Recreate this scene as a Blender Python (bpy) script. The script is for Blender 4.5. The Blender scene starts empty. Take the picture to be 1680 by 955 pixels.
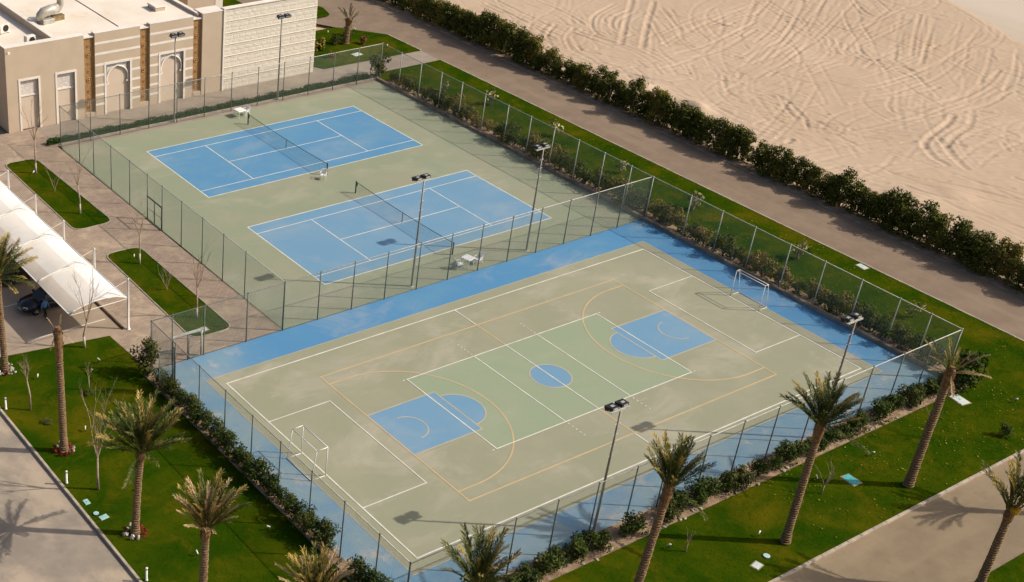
import bpy, bmesh, math, random
import numpy as np
from mathutils import Vector, Matrix, Euler
R = math.radians
scene = bpy.context.scene
COL = scene.collection

# ------------------------------------------------------------------ camera
F_PX, CX, CY, PW, PH = 2179.725, 357.844, 526.464, 1680.0, 955.0
CAM_E = (1.0267343, -0.0286940, -0.5540577)
CAM_L = (-55.1433, -98.9000, 50.3294)
cd = bpy.data.cameras.new('camera'); cam = bpy.data.objects.new('camera', cd); COL.objects.link(cam)
cam.location = CAM_L; cam.rotation_euler = CAM_E
cd.sensor_fit = 'HORIZONTAL'; cd.sensor_width = 36.0; cd.lens = F_PX / PW * 36.0
cd.shift_x = (PW / 2 - CX) / PW; cd.shift_y = (CY - PH / 2) / PW
cd.clip_start = 1.0; cd.clip_end = 20000.0
scene.camera = cam
CAM_R = np.array(Euler(CAM_E, 'XYZ').to_matrix())

def G(px, py, z=0.0):
    """photo pixel (1680x955) -> point where its ray meets the level z"""
    d = CAM_R @ np.array([(px - CX) / F_PX, -(py - CY) / F_PX, -1.0])
    t = (z - CAM_L[2]) / d[2]
    return CAM_L[0] + d[0] * t, CAM_L[1] + d[1] * t

# ------------------------------------------------------------------ sky and sun
SUN_DIR = Vector((0.8235, -0.5673, 0.0)); SUN_EL = R(39.0)
world = bpy.data.worlds.new('World'); scene.world = world; world.use_nodes = True
wn = world.node_tree.nodes; wl = world.node_tree.links
sky = wn.new('ShaderNodeTexSky'); sky.sky_type = 'NISHITA'; sky.sun_disc = False
sky.sun_elevation = SUN_EL; sky.sun_rotation = math.atan2(SUN_DIR.x, SUN_DIR.y)
sky.air_density = 1.0; sky.dust_density = 5.0; sky.ozone_density = 1.0
bg = wn['Background']; bg.inputs['Strength'].default_value = 0.095
wl.new(sky.outputs[0], bg.inputs[0])
sd = bpy.data.lights.new('sun', 'SUN'); sun = bpy.data.objects.new('sun', sd); COL.objects.link(sun)
sd.energy = 3.9; sd.angle = R(0.55); sd.color = (1.0, 0.90, 0.76)
sv = SUN_DIR * math.cos(SUN_EL) + Vector((0, 0, math.sin(SUN_EL)))
sun.rotation_euler = (-sv).to_track_quat('-Z', 'Y').to_euler(); sun.location = sv * 150
scene.view_settings.view_transform = 'Standard'; scene.view_settings.look = 'None'
scene.view_settings.exposure = 0.05; scene.view_settings.gamma = 1.0
scene.view_settings.use_curve_mapping = False
scene.render.engine = 'CYCLES'
scene.cycles.transparent_max_bounces = 24

# ------------------------------------------------------------------ materials
def srgb(r, g, b):
    f = lambda c: (c / 255 / 12.92) if c <= 10 else (((c / 255) + .055) / 1.055) ** 2.4
    return (f(r), f(g), f(b))

class NT:
    def __init__(s, name):
        s.m = bpy.data.materials.new(name); s.m.use_nodes = True
        s.n = s.m.node_tree.nodes; s.l = s.m.node_tree.links
        s.b = s.n['Principled BSDF']; s.out = s.n['Material Output']
        s._pos = None
    def node(s, t, **k):
        x = s.n.new(t)
        for a, v in k.items(): setattr(x, a, v)
        return x
    def pos(s, which='pos'):
        if which == 'obj': return s.node('ShaderNodeTexCoord').outputs['Object']
        if s._pos is None: s._pos = s.node('ShaderNodeNewGeometry').outputs['Position']
        return s._pos
    def inp(s, sock, v):
        if hasattr(v, 'default_value') or hasattr(v, 'is_output'): s.l.new(v, sock)
        else: sock.default_value = v
    def math(s, op, a, b=0.0, c=None, clamp=False):
        x = s.node('ShaderNodeMath', operation=op, use_clamp=clamp)
        s.inp(x.inputs[0], a); s.inp(x.inputs[1], b)
        if c is not None: s.inp(x.inputs[2], c)
        return x.outputs[0]
    def noise(s, scale, detail=4, rough=.55, which='pos', stretch=None, dist=0.0):
        x = s.node('ShaderNodeTexNoise'); x.inputs['Scale'].default_value = scale
        x.inputs['Detail'].default_value = detail; x.inputs['Roughness'].default_value = rough
        x.inputs['Distortion'].default_value = dist
        v = s.pos(which)
        if stretch:
            mp = s.node('ShaderNodeMapping'); mp.inputs['Scale'].default_value = stretch[:3]
            if len(stretch) > 3: mp.inputs['Rotation'].default_value = (0, 0, stretch[3])
            s.l.new(v, mp.inputs[0]); v = mp.outputs[0]
        s.l.new(v, x.inputs['Vector'])
        return x.outputs['Fac']
    def ramp(s, v, lo, hi):
        x = s.node('ShaderNodeMapRange'); x.interpolation_type = 'SMOOTHSTEP'
        s.inp(x.inputs[0], v); x.inputs[1].default_value = lo; x.inputs[2].default_value = hi
        return x.outputs[0]
    def mix(s, f, a, b, blend='MIX'):
        x = s.node('ShaderNodeMix', data_type='RGBA', blend_type=blend)
        s.inp(x.inputs[0], f)
        for i, v in ((6, a), (7, b)):
            if isinstance(v, (tuple, list)): x.inputs[i].default_value = (*v[:3], 1)
            else: s.l.new(v, x.inputs[i])
        return x.outputs[2]
    def color(s, v):
        if isinstance(v, (tuple, list)): s.b.inputs['Base Color'].default_value = (*v[:3], 1)
        else: s.l.new(v, s.b.inputs['Base Color'])
    def bump(s, h, strength=.3, dist=.05):
        x = s.node('ShaderNodeBump'); x.inputs['Strength'].default_value = strength
        x.inputs['Distance'].default_value = dist
        s.l.new(h, x.inputs['Height']); s.l.new(x.outputs[0], s.b.inputs['Normal'])
    def rough(s, v, spec=None):
        s.b.inputs['Roughness'].default_value = v
        if spec is not None: s.b.inputs['Specular IOR Level'].default_value = spec

def simple(name, c, c2=None, scale=3.0, rough=.7, metal=0.0, bump=0.0, bscale=20, spec=.4, lo=.35, hi=.65, detail=4, which='pos'):
    t = NT(name); t.rough(rough, spec); t.b.inputs['Metallic'].default_value = metal
    if c2 is None: c2 = tuple(x * .85 for x in c)
    t.color(t.mix(t.ramp(t.noise(scale, detail, which=which), lo, hi), c, c2))
    if bump: t.bump(t.noise(bscale, 3, which=which), bump, .02)
    return t.m

MAT = {}
# court paints: base tone, worn dusty areas, fine grain
def court(name, base, worn, dust, dust_amt=.55, edge=None):
    t = NT(name); t.rough(.85, .25)
    c = t.mix(t.ramp(t.noise(.22, 6, .6), .40, .68), base, worn)
    c = t.mix(t.math('MULTIPLY', t.ramp(t.noise(.14, 6, .66, stretch=(1, 1.7, 1, .5), dist=.5), .49, .70), dust_amt), c, dust)
    if edge:
        # wind-blown dust lying towards the west and south edges of the slab
        sx = t.node('ShaderNodeSeparateXYZ'); t.l.new(t.pos(), sx.inputs[0])
        mw = t.ramp(sx.outputs[0], -8.0, -15.5); ms = t.ramp(sx.outputs[1], -55.5, -58.5)
        m = t.math('MAXIMUM', mw, ms)
        n = t.ramp(t.noise(.35, 6, .65), .25, .72)
        c = t.mix(t.math('MULTIPLY', m, t.math('MULTIPLY_ADD', n, .55, .30)), c, edge)
        n2 = t.ramp(t.noise(.5, 4, .6, stretch=(1, 1, 1, 1.0)), .55, .70)
        c = t.mix(t.math('MULTIPLY', m, t.math('MULTIPLY', n2, .75)), c, (.50, .43, .37))
        n3 = t.ramp(t.noise(.30, 5, .6, stretch=(1, 1, 1, 2.0)), .58, .72)
        c = t.mix(t.math('MULTIPLY', m, t.math('MULTIPLY', n3, .7)), c, (.085, .27, .50))
    sc_ = t.math('MULTIPLY', t.ramp(t.noise(.9, 5, .75, stretch=(.25, 1.6, 1, .8), dist=1.0), .60, .72), .28)
    c = t.mix(sc_, c, dust)
    g = t.noise(14, 3)
    c = t.mix(t.math('MULTIPLY', t.ramp(g, .3, .7), .12), c, tuple(x * .6 for x in base))
    st = t.ramp(t.noise(.8, 5, .7), .66, .80)
    c = t.mix(t.math('MULTIPLY', st, .22), c, tuple(x * .5 for x in base))
    t.color(c); t.bump(t.noise(60, 2), .12, .01)
    return t.m
MAT['green_paint'] = court('green_paint', (.262, .296, .205), (.298, .302, .218), (.42, .40, .32), .45)
MAT['green_play'] = court('green_play', (.292, .298, .208), (.325, .320, .232), (.46, .425, .34), .55)
MAT['mint_paint'] = court('mint_paint', (.275, .338, .230), (.300, .340, .236), (.40, .40, .30), .30)
MAT['blue_court'] = court('blue_court', (.095, .258, .450), (.120, .280, .440), (.24, .34, .44), .45)
MAT['blue_faded'] = court('blue_faded', (.150, .300, .455), (.175, .315, .450), (.30, .37, .44), .45)
MAT['blue_apron'] = court('blue_apron', (.082, .245, .450), (.108, .270, .440), (.40, .40, .40), .42, edge=(.265, .345, .365))
MAT['white_line'] = simple('white_line', (.72, .71, .64), (.58, .57, .50), 1.2, .7)
MAT['orange_line'] = simple('orange_line', (.56, .41, .23), (.48, .37, .22), .8, .75)
MAT['buff_line'] = simple('buff_line', (.47, .41, .31), (.40, .36, .28), .8, .75)

t = NT('lawn'); t.rough(1.0, .0)
c = t.mix(t.ramp(t.noise(.33, 6, .6), .36, .66), (.019, .050, .0014), (.044, .068, .0018))
c = t.mix(t.math('MULTIPLY', t.ramp(t.noise(.19, 5, .55, dist=.4), .49, .74), .75), c, (.110, .092, .0040))
c = t.mix(t.math('MULTIPLY', t.ramp(t.noise(1.1, 4, .6), .55, .75), .45), c, (.012, .034, .0012))
c = t.mix(t.math('MULTIPLY', t.ramp(t.noise(.55, 6, .7, dist=.7), .50, .70), .55), c, (.100, .088, .0045))
c = t.mix(t.math('MULTIPLY', t.ramp(t.noise(5.0, 4, .7), .52, .75), .15), c, (.085, .092, .0040))
t.color(c); t.bump(t.noise(26, 4, .7), .35, .04); MAT['lawn'] = t.m
t = NT('grass_blade'); t.rough(1.0, .0)
c = t.mix(t.ramp(t.noise(.33, 6, .6), .36, .66), (.021, .054, .0016), (.048, .074, .0020))
c = t.mix(t.math('MULTIPLY', t.ramp(t.noise(.19, 5, .55, dist=.4), .49, .74), .75), c, (.118, .102, .0045))
c = t.mix(t.math('MULTIPLY', t.ramp(t.noise(1.1, 4, .6), .55, .75), .45), c, (.013, .037, .0014))
c = t.mix(t.math('MULTIPLY', t.ramp(t.noise(.55, 6, .7, dist=.7), .50, .70), .55), c, (.100, .088, .0045))
t.color(c); MAT['grass_blade'] = t.m

def asphalt(name, a, b, dusty, stretch, lo=.45, hi=.72):
    t = NT(name); t.rough(.9, .2)
    c = t.mix(t.ramp(t.noise(.5, 7, .65), .35, .68), a, b)
    c = t.mix(t.math('MULTIPLY', t.ramp(t.noise(.35, 6, .6, stretch=stretch), lo, hi), .65), c, dusty)
    c = t.mix(t.math('MULTIPLY', t.ramp(t.noise(2.2, 6, .7), .58, .78), .45), c, tuple(x * .55 for x in a))
    c = t.mix(t.math('MULTIPLY', t.ramp(t.noise(30, 2), .3, .7), .15), c, tuple(x * .5 for x in a))
    t.color(c); t.bump(t.noise(45, 3, .6), .25, .012); return t.m
MAT['road_east'] = asphalt('road_east', (.215, .160, .116), (.262, .196, .142), (.33, .25, .18), (1.0, .06, 1))
MAT['road_south'] = asphalt('road_south', (.222, .172, .112), (.268, .208, .136), (.34, .262, .172), (.10, .8, 1, -.45), .42, .66)
MAT['road_west'] = asphalt('road_west', (.270, .232, .190), (.365, .305, .245), (.53, .425, .32), (.8, .5, 1, .6), .43, .60)
MAT['parking'] = asphalt('parking', (.33, .262, .200), (.385, .305, .235), (.46, .365, .28), (.5, .5, 1), .42, .7)

t = NT('paving'); t.rough(.9, .2)
br = t.node('ShaderNodeTexBrick'); br.inputs['Scale'].default_value = 1.0
br.inputs['Brick Width'].default_value = .42; br.inputs['Row Height'].default_value = .21; br.inputs['Mortar Size'].default_value = .014
br.inputs['Color1'].default_value = (.315, .240, .182, 1); br.inputs['Color2'].default_value = (.385, .300, .230, 1); br.inputs['Mortar'].default_value = (.21, .16, .125, 1)
t.l.new(t.pos(), br.inputs['Vector'])
c = t.mix(t.math('MULTIPLY', t.ramp(t.noise(.45, 6, .65), .46, .70), .75), br.outputs['Color'], (.47, .37, .27))
c = t.mix(t.math('MULTIPLY', t.ramp(t.noise(.55, 6, .7, dist=.6), .54, .70), .6), c, (.205, .165, .135))
c = t.mix(t.math('MULTIPLY', t.ramp(t.noise(.8, 6, .7, dist=.8, stretch=(1, .6, 1, .4)), .57, .68), .55), c, (.50, .385, .255))
t.color(c); t.bump(br.outputs['Fac'], -.3, .01); MAT['paving'] = t.m

t = NT('path_concrete'); t.rough(.9, .2)
c = t.mix(t.ramp(t.noise(.5, 6, .65), .35, .68), (.27, .225, .185), (.335, .28, .23))
c = t.mix(t.math('MULTIPLY', t.ramp(t.noise(1.7, 6, .7), .58, .76), .5), c, (.20, .165, .14))
t.color(c); t.bump(t.noise(40, 3), .2, .01); MAT['path'] = t.m
MAT['kerb'] = simple('kerb', (.46, .39, .31), (.33, .28, .22), 1.4, .9, bump=.3)
MAT['planter_wall'] = simple('planter_wall', (.34, .27, .20), (.20, .155, .115), 1.1, .9, bump=.4)
MAT['dark_kerb'] = simple('dark_kerb', (.10, .062, .036), (.07, .045, .03), 2, .9)
t = NT('soil'); t.rough(1, .1)
c = t.mix(t.ramp(t.noise(1.1, 7, .7), .36, .64), (.40, .285, .19), (.20, .135, .085))
c = t.mix(t.math('MULTIPLY', t.ramp(t.noise(6, 5, .7), .55, .72), .6), c, (.52, .40, .28))
t.color(c); t.bump(t.noise(9, 6, .7), .9, .08); MAT['soil'] = t.m

t = NT('sand'); t.rough(1.0, .05)
c = t.mix(t.ramp(t.noise(.05, 6, .6), .35, .68), (.485, .368, .268), (.515, .398, .296))
c = t.mix(t.math('MULTIPLY', t.ramp(t.noise(.035, 5, .6, stretch=(1, .5, 1, .3)), .54, .72), .6), c, (.500, .340, .195))
c = t.mix(t.math('MULTIPLY', t.ramp(t.noise(.35, 6, .7, stretch=(.6, .14, 1, .9)), .52, .70), .35), c, (.395, .278, .180))
c = t.mix(t.math('MULTIPLY', t.ramp(t.noise(2.4, 5, .7), .60, .75), .25), c, (.35, .245, .16))
t.color(c); t.bump(t.math('ADD', t.noise(3.2, 6, .7, stretch=(1.0, .25, 1, .9)), t.math('ADD', t.noise(2.4, 5, .7, stretch=(.18, 1.0, 1, .35)), t.noise(2.0, 5, .7, stretch=(1.0, .16, 1, -.5)))), .22, .08); MAT['sand'] = t.m
t = NT('pale_track'); t.rough(1, .05)
c = t.mix(t.ramp(t.noise(.2, 6, .6, stretch=(.3, .05, 1, -1.07)), .36, .66), (.50, .42, .34), (.56, .485, .405))
t.color(c); t.bump(t.noise(2.0, 5, .7), .4, .08); MAT['pale_track'] = t.m

def metal(name, c, rough=.5, metal=.6):
    return simple(name, c, tuple(x * .75 for x in c), 2.5, rough, metal, spec=.4)
MAT['galv'] = metal('galv', (.52, .52, .49), .55, .2)
MAT['fence_green'] = metal('fence_green', (.155, .185, .165), .55, .2)
MAT['pole'] = metal('pole', (.30, .27, .24), .5, .4)
MAT['lamp_black'] = simple('lamp_black', (.018, .018, .019), (.03, .03, .03), 3, .55)
MAT['lamp_glass'] = simple('lamp_glass', (.42, .42, .40), (.3, .3, .3), 3, .15)
MAT['white_metal'] = simple('white_metal', (.80, .78, .74), (.70, .68, .63), 1.5, .45)
MAT['plastic_white'] = simple('plastic_white', (.82, .82, .82), (.75, .75, .75), 2, .4)
MAT['net_post'] = simple('net_post', (.012, .05, .03), (.02, .07, .04), 2, .5)

def link_mesh(name, col, pitch, w, diag=True, backing=0.0):
    t = NT(name); t.rough(.6, .3)
    sx = t.node('ShaderNodeSeparateXYZ'); t.l.new(t.pos('obj'), sx.inputs[0])
    x, z = sx.outputs[0], sx.outputs[2]
    if diag: u, v = t.math('ADD', x, z), t.math('SUBTRACT', x, z)
    else: u, v = x, z
    def wire(q):
        f = t.math('FRACT', t.math('ADD', t.math('DIVIDE', q, pitch), 100.0))
        return t.math('LESS_THAN', t.math('ABSOLUTE', t.math('SUBTRACT', f, .5)), w)
    m = t.math('MAXIMUM', wire(u), wire(v))
    if backing: m = t.math('MAXIMUM', m, backing)
    t.color(col); t.l.new(m, t.b.inputs['Alpha']); return t.m
MAT['chainlink'] = link_mesh('chainlink', (.17, .21, .18), .085, .048)
MAT['chainlink_dense'] = link_mesh('chainlink_dense', (.17, .21, .18), .085, .13)
MAT['tennis_net'] = link_mesh('tennis_net', (.03, .05, .07), .06, .038, False)

MAT['stucco'] = simple('stucco', (.54, .436, .332), (.505, .405, .305), .5, .92, bump=.15, bscale=30, spec=.15)
MAT['stucco_panel'] = simple('stucco_panel', (.64, .53, .425), (.61, .50, .40), .6, .92, bump=.1, spec=.15)
MAT['trim_white'] = simple('trim_white', (.80, .75, .69), (.74, .68, .61), .8, .85, bump=.1, spec=.2)
MAT['roof'] = None
t = NT('roof'); t.rough(.95, .15)
c = t.mix(t.ramp(t.noise(.3, 5, .6), .35, .7), (.80, .73, .64), (.73, .645, .545))
c = t.mix(t.math('MULTIPLY', t.ramp(t.noise(.28, 5, .65), .60, .74), .5), c, (.66, .46, .26))
t.color(c); t.bump(t.noise(12, 4), .15, .02); MAT['roof'] = t.m
t = NT('stone'); t.rough(.9, .2)
oi = t.node('ShaderNodeObjectInfo')
c = t.mix(oi.outputs['Random'], (.69, .635, .545), (.71, .655, .565))
c = t.mix(t.math('MULTIPLY', t.ramp(t.noise(5, 6, .7), .5, .7), .45), c, (.63, .57, .48))
t.color(c); t.bump(t.noise(9, 6, .75), .7, .04); MAT['stone'] = t.m
MAT['mortar'] = simple('mortar', (.69, .635, .545), None, 2, .95)
t = NT('gold_lattice'); t.rough(.8, .25)
vo = t.node('ShaderNodeTexVoronoi'); vo.feature = 'DISTANCE_TO_EDGE'; vo.inputs['Scale'].default_value = 5.5; t.l.new(t.pos(), vo.inputs['Vector'])
t.color(t.mix(t.ramp(vo.outputs[0], .03, .10), (.44, .27, .125), (.30, .165, .065))); t.bump(vo.outputs[0], -.6, .03); MAT['gold_lattice'] = t.m
MAT['gold_trim'] = simple('gold_trim', (.44, .27, .12), (.36, .21, .085), 3, .7)
t = NT('white_lattice'); t.rough(.85, .2)
vo = t.node('ShaderNodeTexVoronoi'); vo.feature = 'DISTANCE_TO_EDGE'; vo.inputs['Scale'].default_value = 6.5; t.l.new(t.pos(), vo.inputs['Vector'])
t.color(t.mix(t.ramp(vo.outputs[0], .05, .13), (.76, .71, .66), (.54, .48, .44))); t.bump(vo.outputs[0], -.6, .03); MAT['white_lattice'] = t.m
MAT['ac_metal'] = simple('ac_metal', (.50, .49, .45), (.36, .33, .28), 2, .5, .3)
MAT['duct_gold'] = simple('duct_gold', (.34, .25, .13), (.22, .16, .09), 3, .5, .5)
MAT['near_black'] = simple('near_black', (.03, .025, .02), None, 2, .9)

def membrane(name, c):
    t = NT(name); t.rough(.6, .3)
    t.color(t.mix(t.ramp(t.noise(.6, 5, .6), .4, .7), c, tuple(x * .9 for x in c)))
    return t.m
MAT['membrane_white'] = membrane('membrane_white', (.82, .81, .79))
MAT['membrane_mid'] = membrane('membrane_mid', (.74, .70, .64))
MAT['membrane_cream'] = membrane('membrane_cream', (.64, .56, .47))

def leafmat(name, a, b, dry=None, dry_amt=0.0):
    t = NT(name); t.rough(.7, .06)
    at = t.node('ShaderNodeAttribute', attribute_name='rnd').outputs['Fac']
    oi = t.node('ShaderNodeObjectInfo').outputs['Random']
    c = t.mix(at, a, b)
    if dry:
        f = t.math('MULTIPLY', t.ramp(t.math('ADD', t.noise(.25, 3), t.math('MULTIPLY', t.math('SUBTRACT', oi, .5), .35)), .52, .68), dry_amt)
        c = t.mix(f, c, dry)
    t.color(c)
    t.b.inputs['Transmission Weight'].default_value = 0
    return t.m
MAT['leaf_hedge'] = leafmat('leaf_hedge', (.034, .052, .009), (.150, .150, .026), (.24, .19, .04), .6)
MAT['leaf_dark'] = leafmat('leaf_dark', (.024, .048, .009), (.085, .108, .020), (.14, .12, .04), .3)
MAT['leaf_mixed'] = leafmat('leaf_mixed', (.034, .052, .010), (.120, .118, .026), (.25, .18, .055), .75)
MAT['leaf_low'] = leafmat('leaf_low', (.020, .052, .012), (.062, .105, .022))
MAT['leaf_yellow'] = leafmat('leaf_yellow', (.10, .11, .02), (.36, .27, .04))
MAT['leaf_rust'] = leafmat('leaf_rust', (.12, .06, .02), (.30, .14, .05))
MAT['leaf_pale'] = leafmat('leaf_pale', (.16, .16, .06), (.50, .44, .24))
MAT['flower_red'] = leafmat('flower_red', (.16, .012, .016), (.32, .03, .04))
MAT['flower_white'] = leafmat('flower_white', (.60, .54, .50), (.75, .70, .66))
MAT['bark'] = simple('bark', (.20, .15, .10), (.13, .095, .06), 6, .95, bump=.4)
MAT['bark_pale'] = simple('bark_pale', (.42, .33, .23), (.30, .22, .15), 4, .95, bump=.4)
MAT['whitewash'] = simple('whitewash', (.62, .56, .48), (.5, .44, .36), 4, .9)
def frondmat(name, green, green2, tip, lo, hi):
    t = NT(name); t.rough(.65, .12)
    at = t.node('ShaderNodeAttribute', attribute_name='along').outputs['Fac']
    rn = t.node('ShaderNodeAttribute', attribute_name='rnd').outputs['Fac']
    c = t.mix(rn, green, green2)
    c = t.mix(t.ramp(t.math('ADD', at, t.math('MULTIPLY', rn, .25)), lo, hi), c, tip)
    t.color(c); return t.m
MAT['frond_green'] = frondmat('frond_green', (.040, .062, .013), (.110, .130, .032), (.30, .25, .08), .92, 1.3)
MAT['frond_gold'] = frondmat('frond_gold', (.048, .064, .014), (.135, .130, .034), (.46, .34, .10), .62, 1.08)
MAT['frond_dry'] = frondmat('frond_dry', (.16, .105, .042), (.30, .20, .085), (.50, .36, .19), .30, .95)
t = NT('palm_trunk'); t.rough(.95, .15)
at = t.node('ShaderNodeAttribute', attribute_name='rnd').outputs['Fac']
c = t.mix(at, (.085, .052, .028), (.36, .245, .140))
c = t.mix(t.math('MULTIPLY', t.ramp(t.noise(3, 4), .45, .7), .4), c, (.20, .13, .075))
t.color(c); t.bump(t.noise(14, 4), .7, .06); MAT['palm_trunk'] = t.m
MAT['palm_boot'] = simple('palm_boot', (.16, .085, .038), (.26, .155, .07), 5, .95, bump=.6)
MAT['fruit'] = simple('fruit', (.55, .36, .03), (.45, .27, .02), 5, .6)
MAT['car_black'] = simple('car_black', (.010, .011, .014), (.012, .013, .016), 1, .18, .0, spec=.6)
MAT['car_glass'] = simple('car_glass', (.010, .012, .014), None, 1, .06, spec=.6)
MAT['tyre'] = simple('tyre', (.018, .018, .018), None, 5, .9)
MAT['rim'] = simple('rim', (.45, .45, .46), (.35, .35, .36), 5, .35, .7)
MAT['lens'] = simple('lens', (.60, .60, .58), None, 5, .1)
MAT['plate'] = simple('plate', (.75, .75, .72), None, 5, .5)
MAT['shirt'] = simple('shirt', (.10, .30, .62), (.08, .25, .55), 6, .85)
MAT['trousers'] = simple('trousers', (.014, .015, .020), None, 6, .9)
MAT['skin'] = simple('skin', (.22, .115, .07), (.19, .10, .06), 6, .6)
MAT['hair'] = simple('hair', (.012, .010, .009), None, 6, .7)
MAT['lid_cyan'] = simple('lid_cyan', (.26, .50, .47), (.40, .60, .56), 3, .6)
MAT['lid_pale'] = simple('lid_pale', (.58, .66, .62), (.48, .58, .55), 2, .6)
MAT['lid_teal'] = simple('lid_teal', (.05, .36, .38), (.08, .42, .42), 3, .6)

# ------------------------------------------------------------------ mesh helpers
class MB:
    def __init__(s): s.v = []; s.f = []; s.mi = []; s.a = {}
    def add(s, vs, fs, mi=0):
        o = len(s.v); s.v += [tuple(v) for v in vs]; s.f += [tuple(i + o for i in f) for f in fs]; s.mi += [mi] * len(fs); return s
    def box(s, x0, y0, z0, x1, y1, z1, mi=0):
        v = [(x0, y0, z0), (x1, y0, z0), (x1, y1, z0), (x0, y1, z0), (x0, y0, z1), (x1, y0, z1), (x1, y1, z1), (x0, y1, z1)]
        return s.add(v, [(0, 3, 2, 1), (4, 5, 6, 7), (0, 1, 5, 4), (1, 2, 6, 5), (2, 3, 7, 6), (3, 0, 4, 7)], mi)
    def bbox(s, x0, y0, z0, x1, y1, z1, b=.02, mi=0):
        """box with chamfered vertical and top edges"""
        def ring(z, i): return [(x0 + i + b * 0, y0 + i, z), (x1 - i, y0 + i, z), (x1 - i, y1 - i, z), (x0 + i, y1 - i, z)]
        v = ring(z0, 0) + ring(z1 - b, 0) + ring(z1, b)
        f = [(3, 2, 1, 0), (8, 9, 10, 11)]
        for k in (0, 4):
            for i in range(4): f.append((k + i, k + (i + 1) % 4, k + 4 + (i + 1) % 4, k + 4 + i))
        return s.add(v, f, mi)
    def tube(s, pts, rad, n=8, mi=0, cap=True):
        pts = [Vector(p) for p in pts]
        if not isinstance(rad, (list, tuple)): rad = [rad] * len(pts)
        vs = []; fs = []; up0 = None
        for i, p in enumerate(pts):
            d = (pts[min(i + 1, len(pts) - 1)] - pts[max(i - 1, 0)]).normalized()
            if up0 is None: up0 = Vector((0, 0, 1)) if abs(d.z) < .9 else Vector((1, 0, 0))
            a = d.cross(up0).normalized(); b = a.cross(d).normalized(); up0 = b
            for k in range(n):
                th = 2 * math.pi * k / n
                vs.append(p + (a * math.cos(th) + b * math.sin(th)) * rad[i])
        for i in range(len(pts) - 1):
            for k in range(n):
                fs.append((i * n + k, i * n + (k + 1) % n, (i + 1) * n + (k + 1) % n, (i + 1) * n + k))
        if cap: fs.append(tuple(range(n))[::-1]); fs.append(tuple((len(pts) - 1) * n + k for k in range(n)))
        return s.add(vs, fs, mi)
    def lathe(s, prof, n=12, cx=0, cy=0, mi=0, axis='z'):
        vs = []; fs = []
        for (r, z) in prof:
            for k in range(n):
                th = 2 * math.pi * k / n
                p = (r * math.cos(th), r * math.sin(th), z)
                if axis == 'y': p = (p[0], p[2], p[1])
                vs.append((p[0] + cx, p[1] + cy, p[2]))
        for i in range(len(prof) - 1):
            for k in range(n): fs.append((i * n + k, i * n + (k + 1) % n, (i + 1) * n + (k + 1) % n, (i + 1) * n + k))
        fs.append(tuple(range(n))[::-1]); fs.append(tuple((len(prof) - 1) * n + k for k in range(n)))
        return s.add(vs, fs, mi)
    def mesh(s, name, mats, smooth=False):
        me = bpy.data.meshes.new(name); me.from_pydata(s.v, [], s.f)
        for m in (mats if isinstance(mats, (list, tuple)) else [mats]): me.materials.append(MAT[m] if isinstance(m, str) else m)
        if any(s.mi): me.polygons.foreach_set('material_index', s.mi)
        if smooth: me.polygons.foreach_set('use_smooth', [True] * len(me.polygons))
        for k, vals in s.a.items():
            at = me.attributes.new(k, 'FLOAT', 'POINT'); at.data.foreach_set('value', vals)
        me.update(); return me
    def build(s, name, mats, parent=None, smooth=False, loc=None):
        return put(name, s.mesh(name, mats, smooth), parent, loc)

def put(name, me, parent=None, loc=None, rot=None, scale=None):
    o = bpy.data.objects.new(name, me); COL.objects.link(o)
    if parent: o.parent = parent
    if loc is not None: o.location = loc
    if rot is not None: o.rotation_euler = rot
    if scale is not None: o.scale = (scale,) * 3 if not hasattr(scale, '__len__') else scale
    return o
def tag(o, label, cat, group=None):
    o['label'] = label; o['category'] = cat
    if group: o['group'] = group
    return o
def thing(name, label, cat, loc=(0, 0, 0), rz=0.0, group=None):
    o = bpy.data.objects.new(name, None); COL.objects.link(o); o.location = loc; o.rotation_euler = (0, 0, rz)
    o.empty_display_size = .2
    return tag(o, label, cat, group)
def struct(o, label=None):
    o['kind'] = 'structure'
    if label: o['label'] = label
    return o
def poly(name, pts, z, m, parent=None):
    return MB().add([(x, y, z) for x, y in pts], [tuple(range(len(pts)))]).build(name, m, parent)
def sheet(name, x0, y0, x1, y1, z, m, parent=None):
    return poly(name, [(x0, y0), (x1, y0), (x1, y1), (x0, y1)], z, m, parent)
def rounded(pts, r, n=5):
    out = []; N = len(pts)
    for i in range(N):
        p = Vector(pts[i]); a = (Vector(pts[i - 1]) - p); b = (Vector(pts[(i + 1) % N]) - p)
        rr = min(r, a.length * .45, b.length * .45); a = p + a.normalized() * rr; b = p + b.normalized() * rr
        for k in range(n + 1):
            u = k / n; out.append(tuple(a.lerp(p, u).lerp(p.lerp(b, u), u)))
    return out

rng = random.Random(7); nr = np.random.default_rng(11)

# ------------------------------------------------------------------ ground, sand, roads
struct(sheet('ground', -8000, -8000, 8000, 8000, -.45, 'sand'), 'sandy ground reaching to the horizon')

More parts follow.
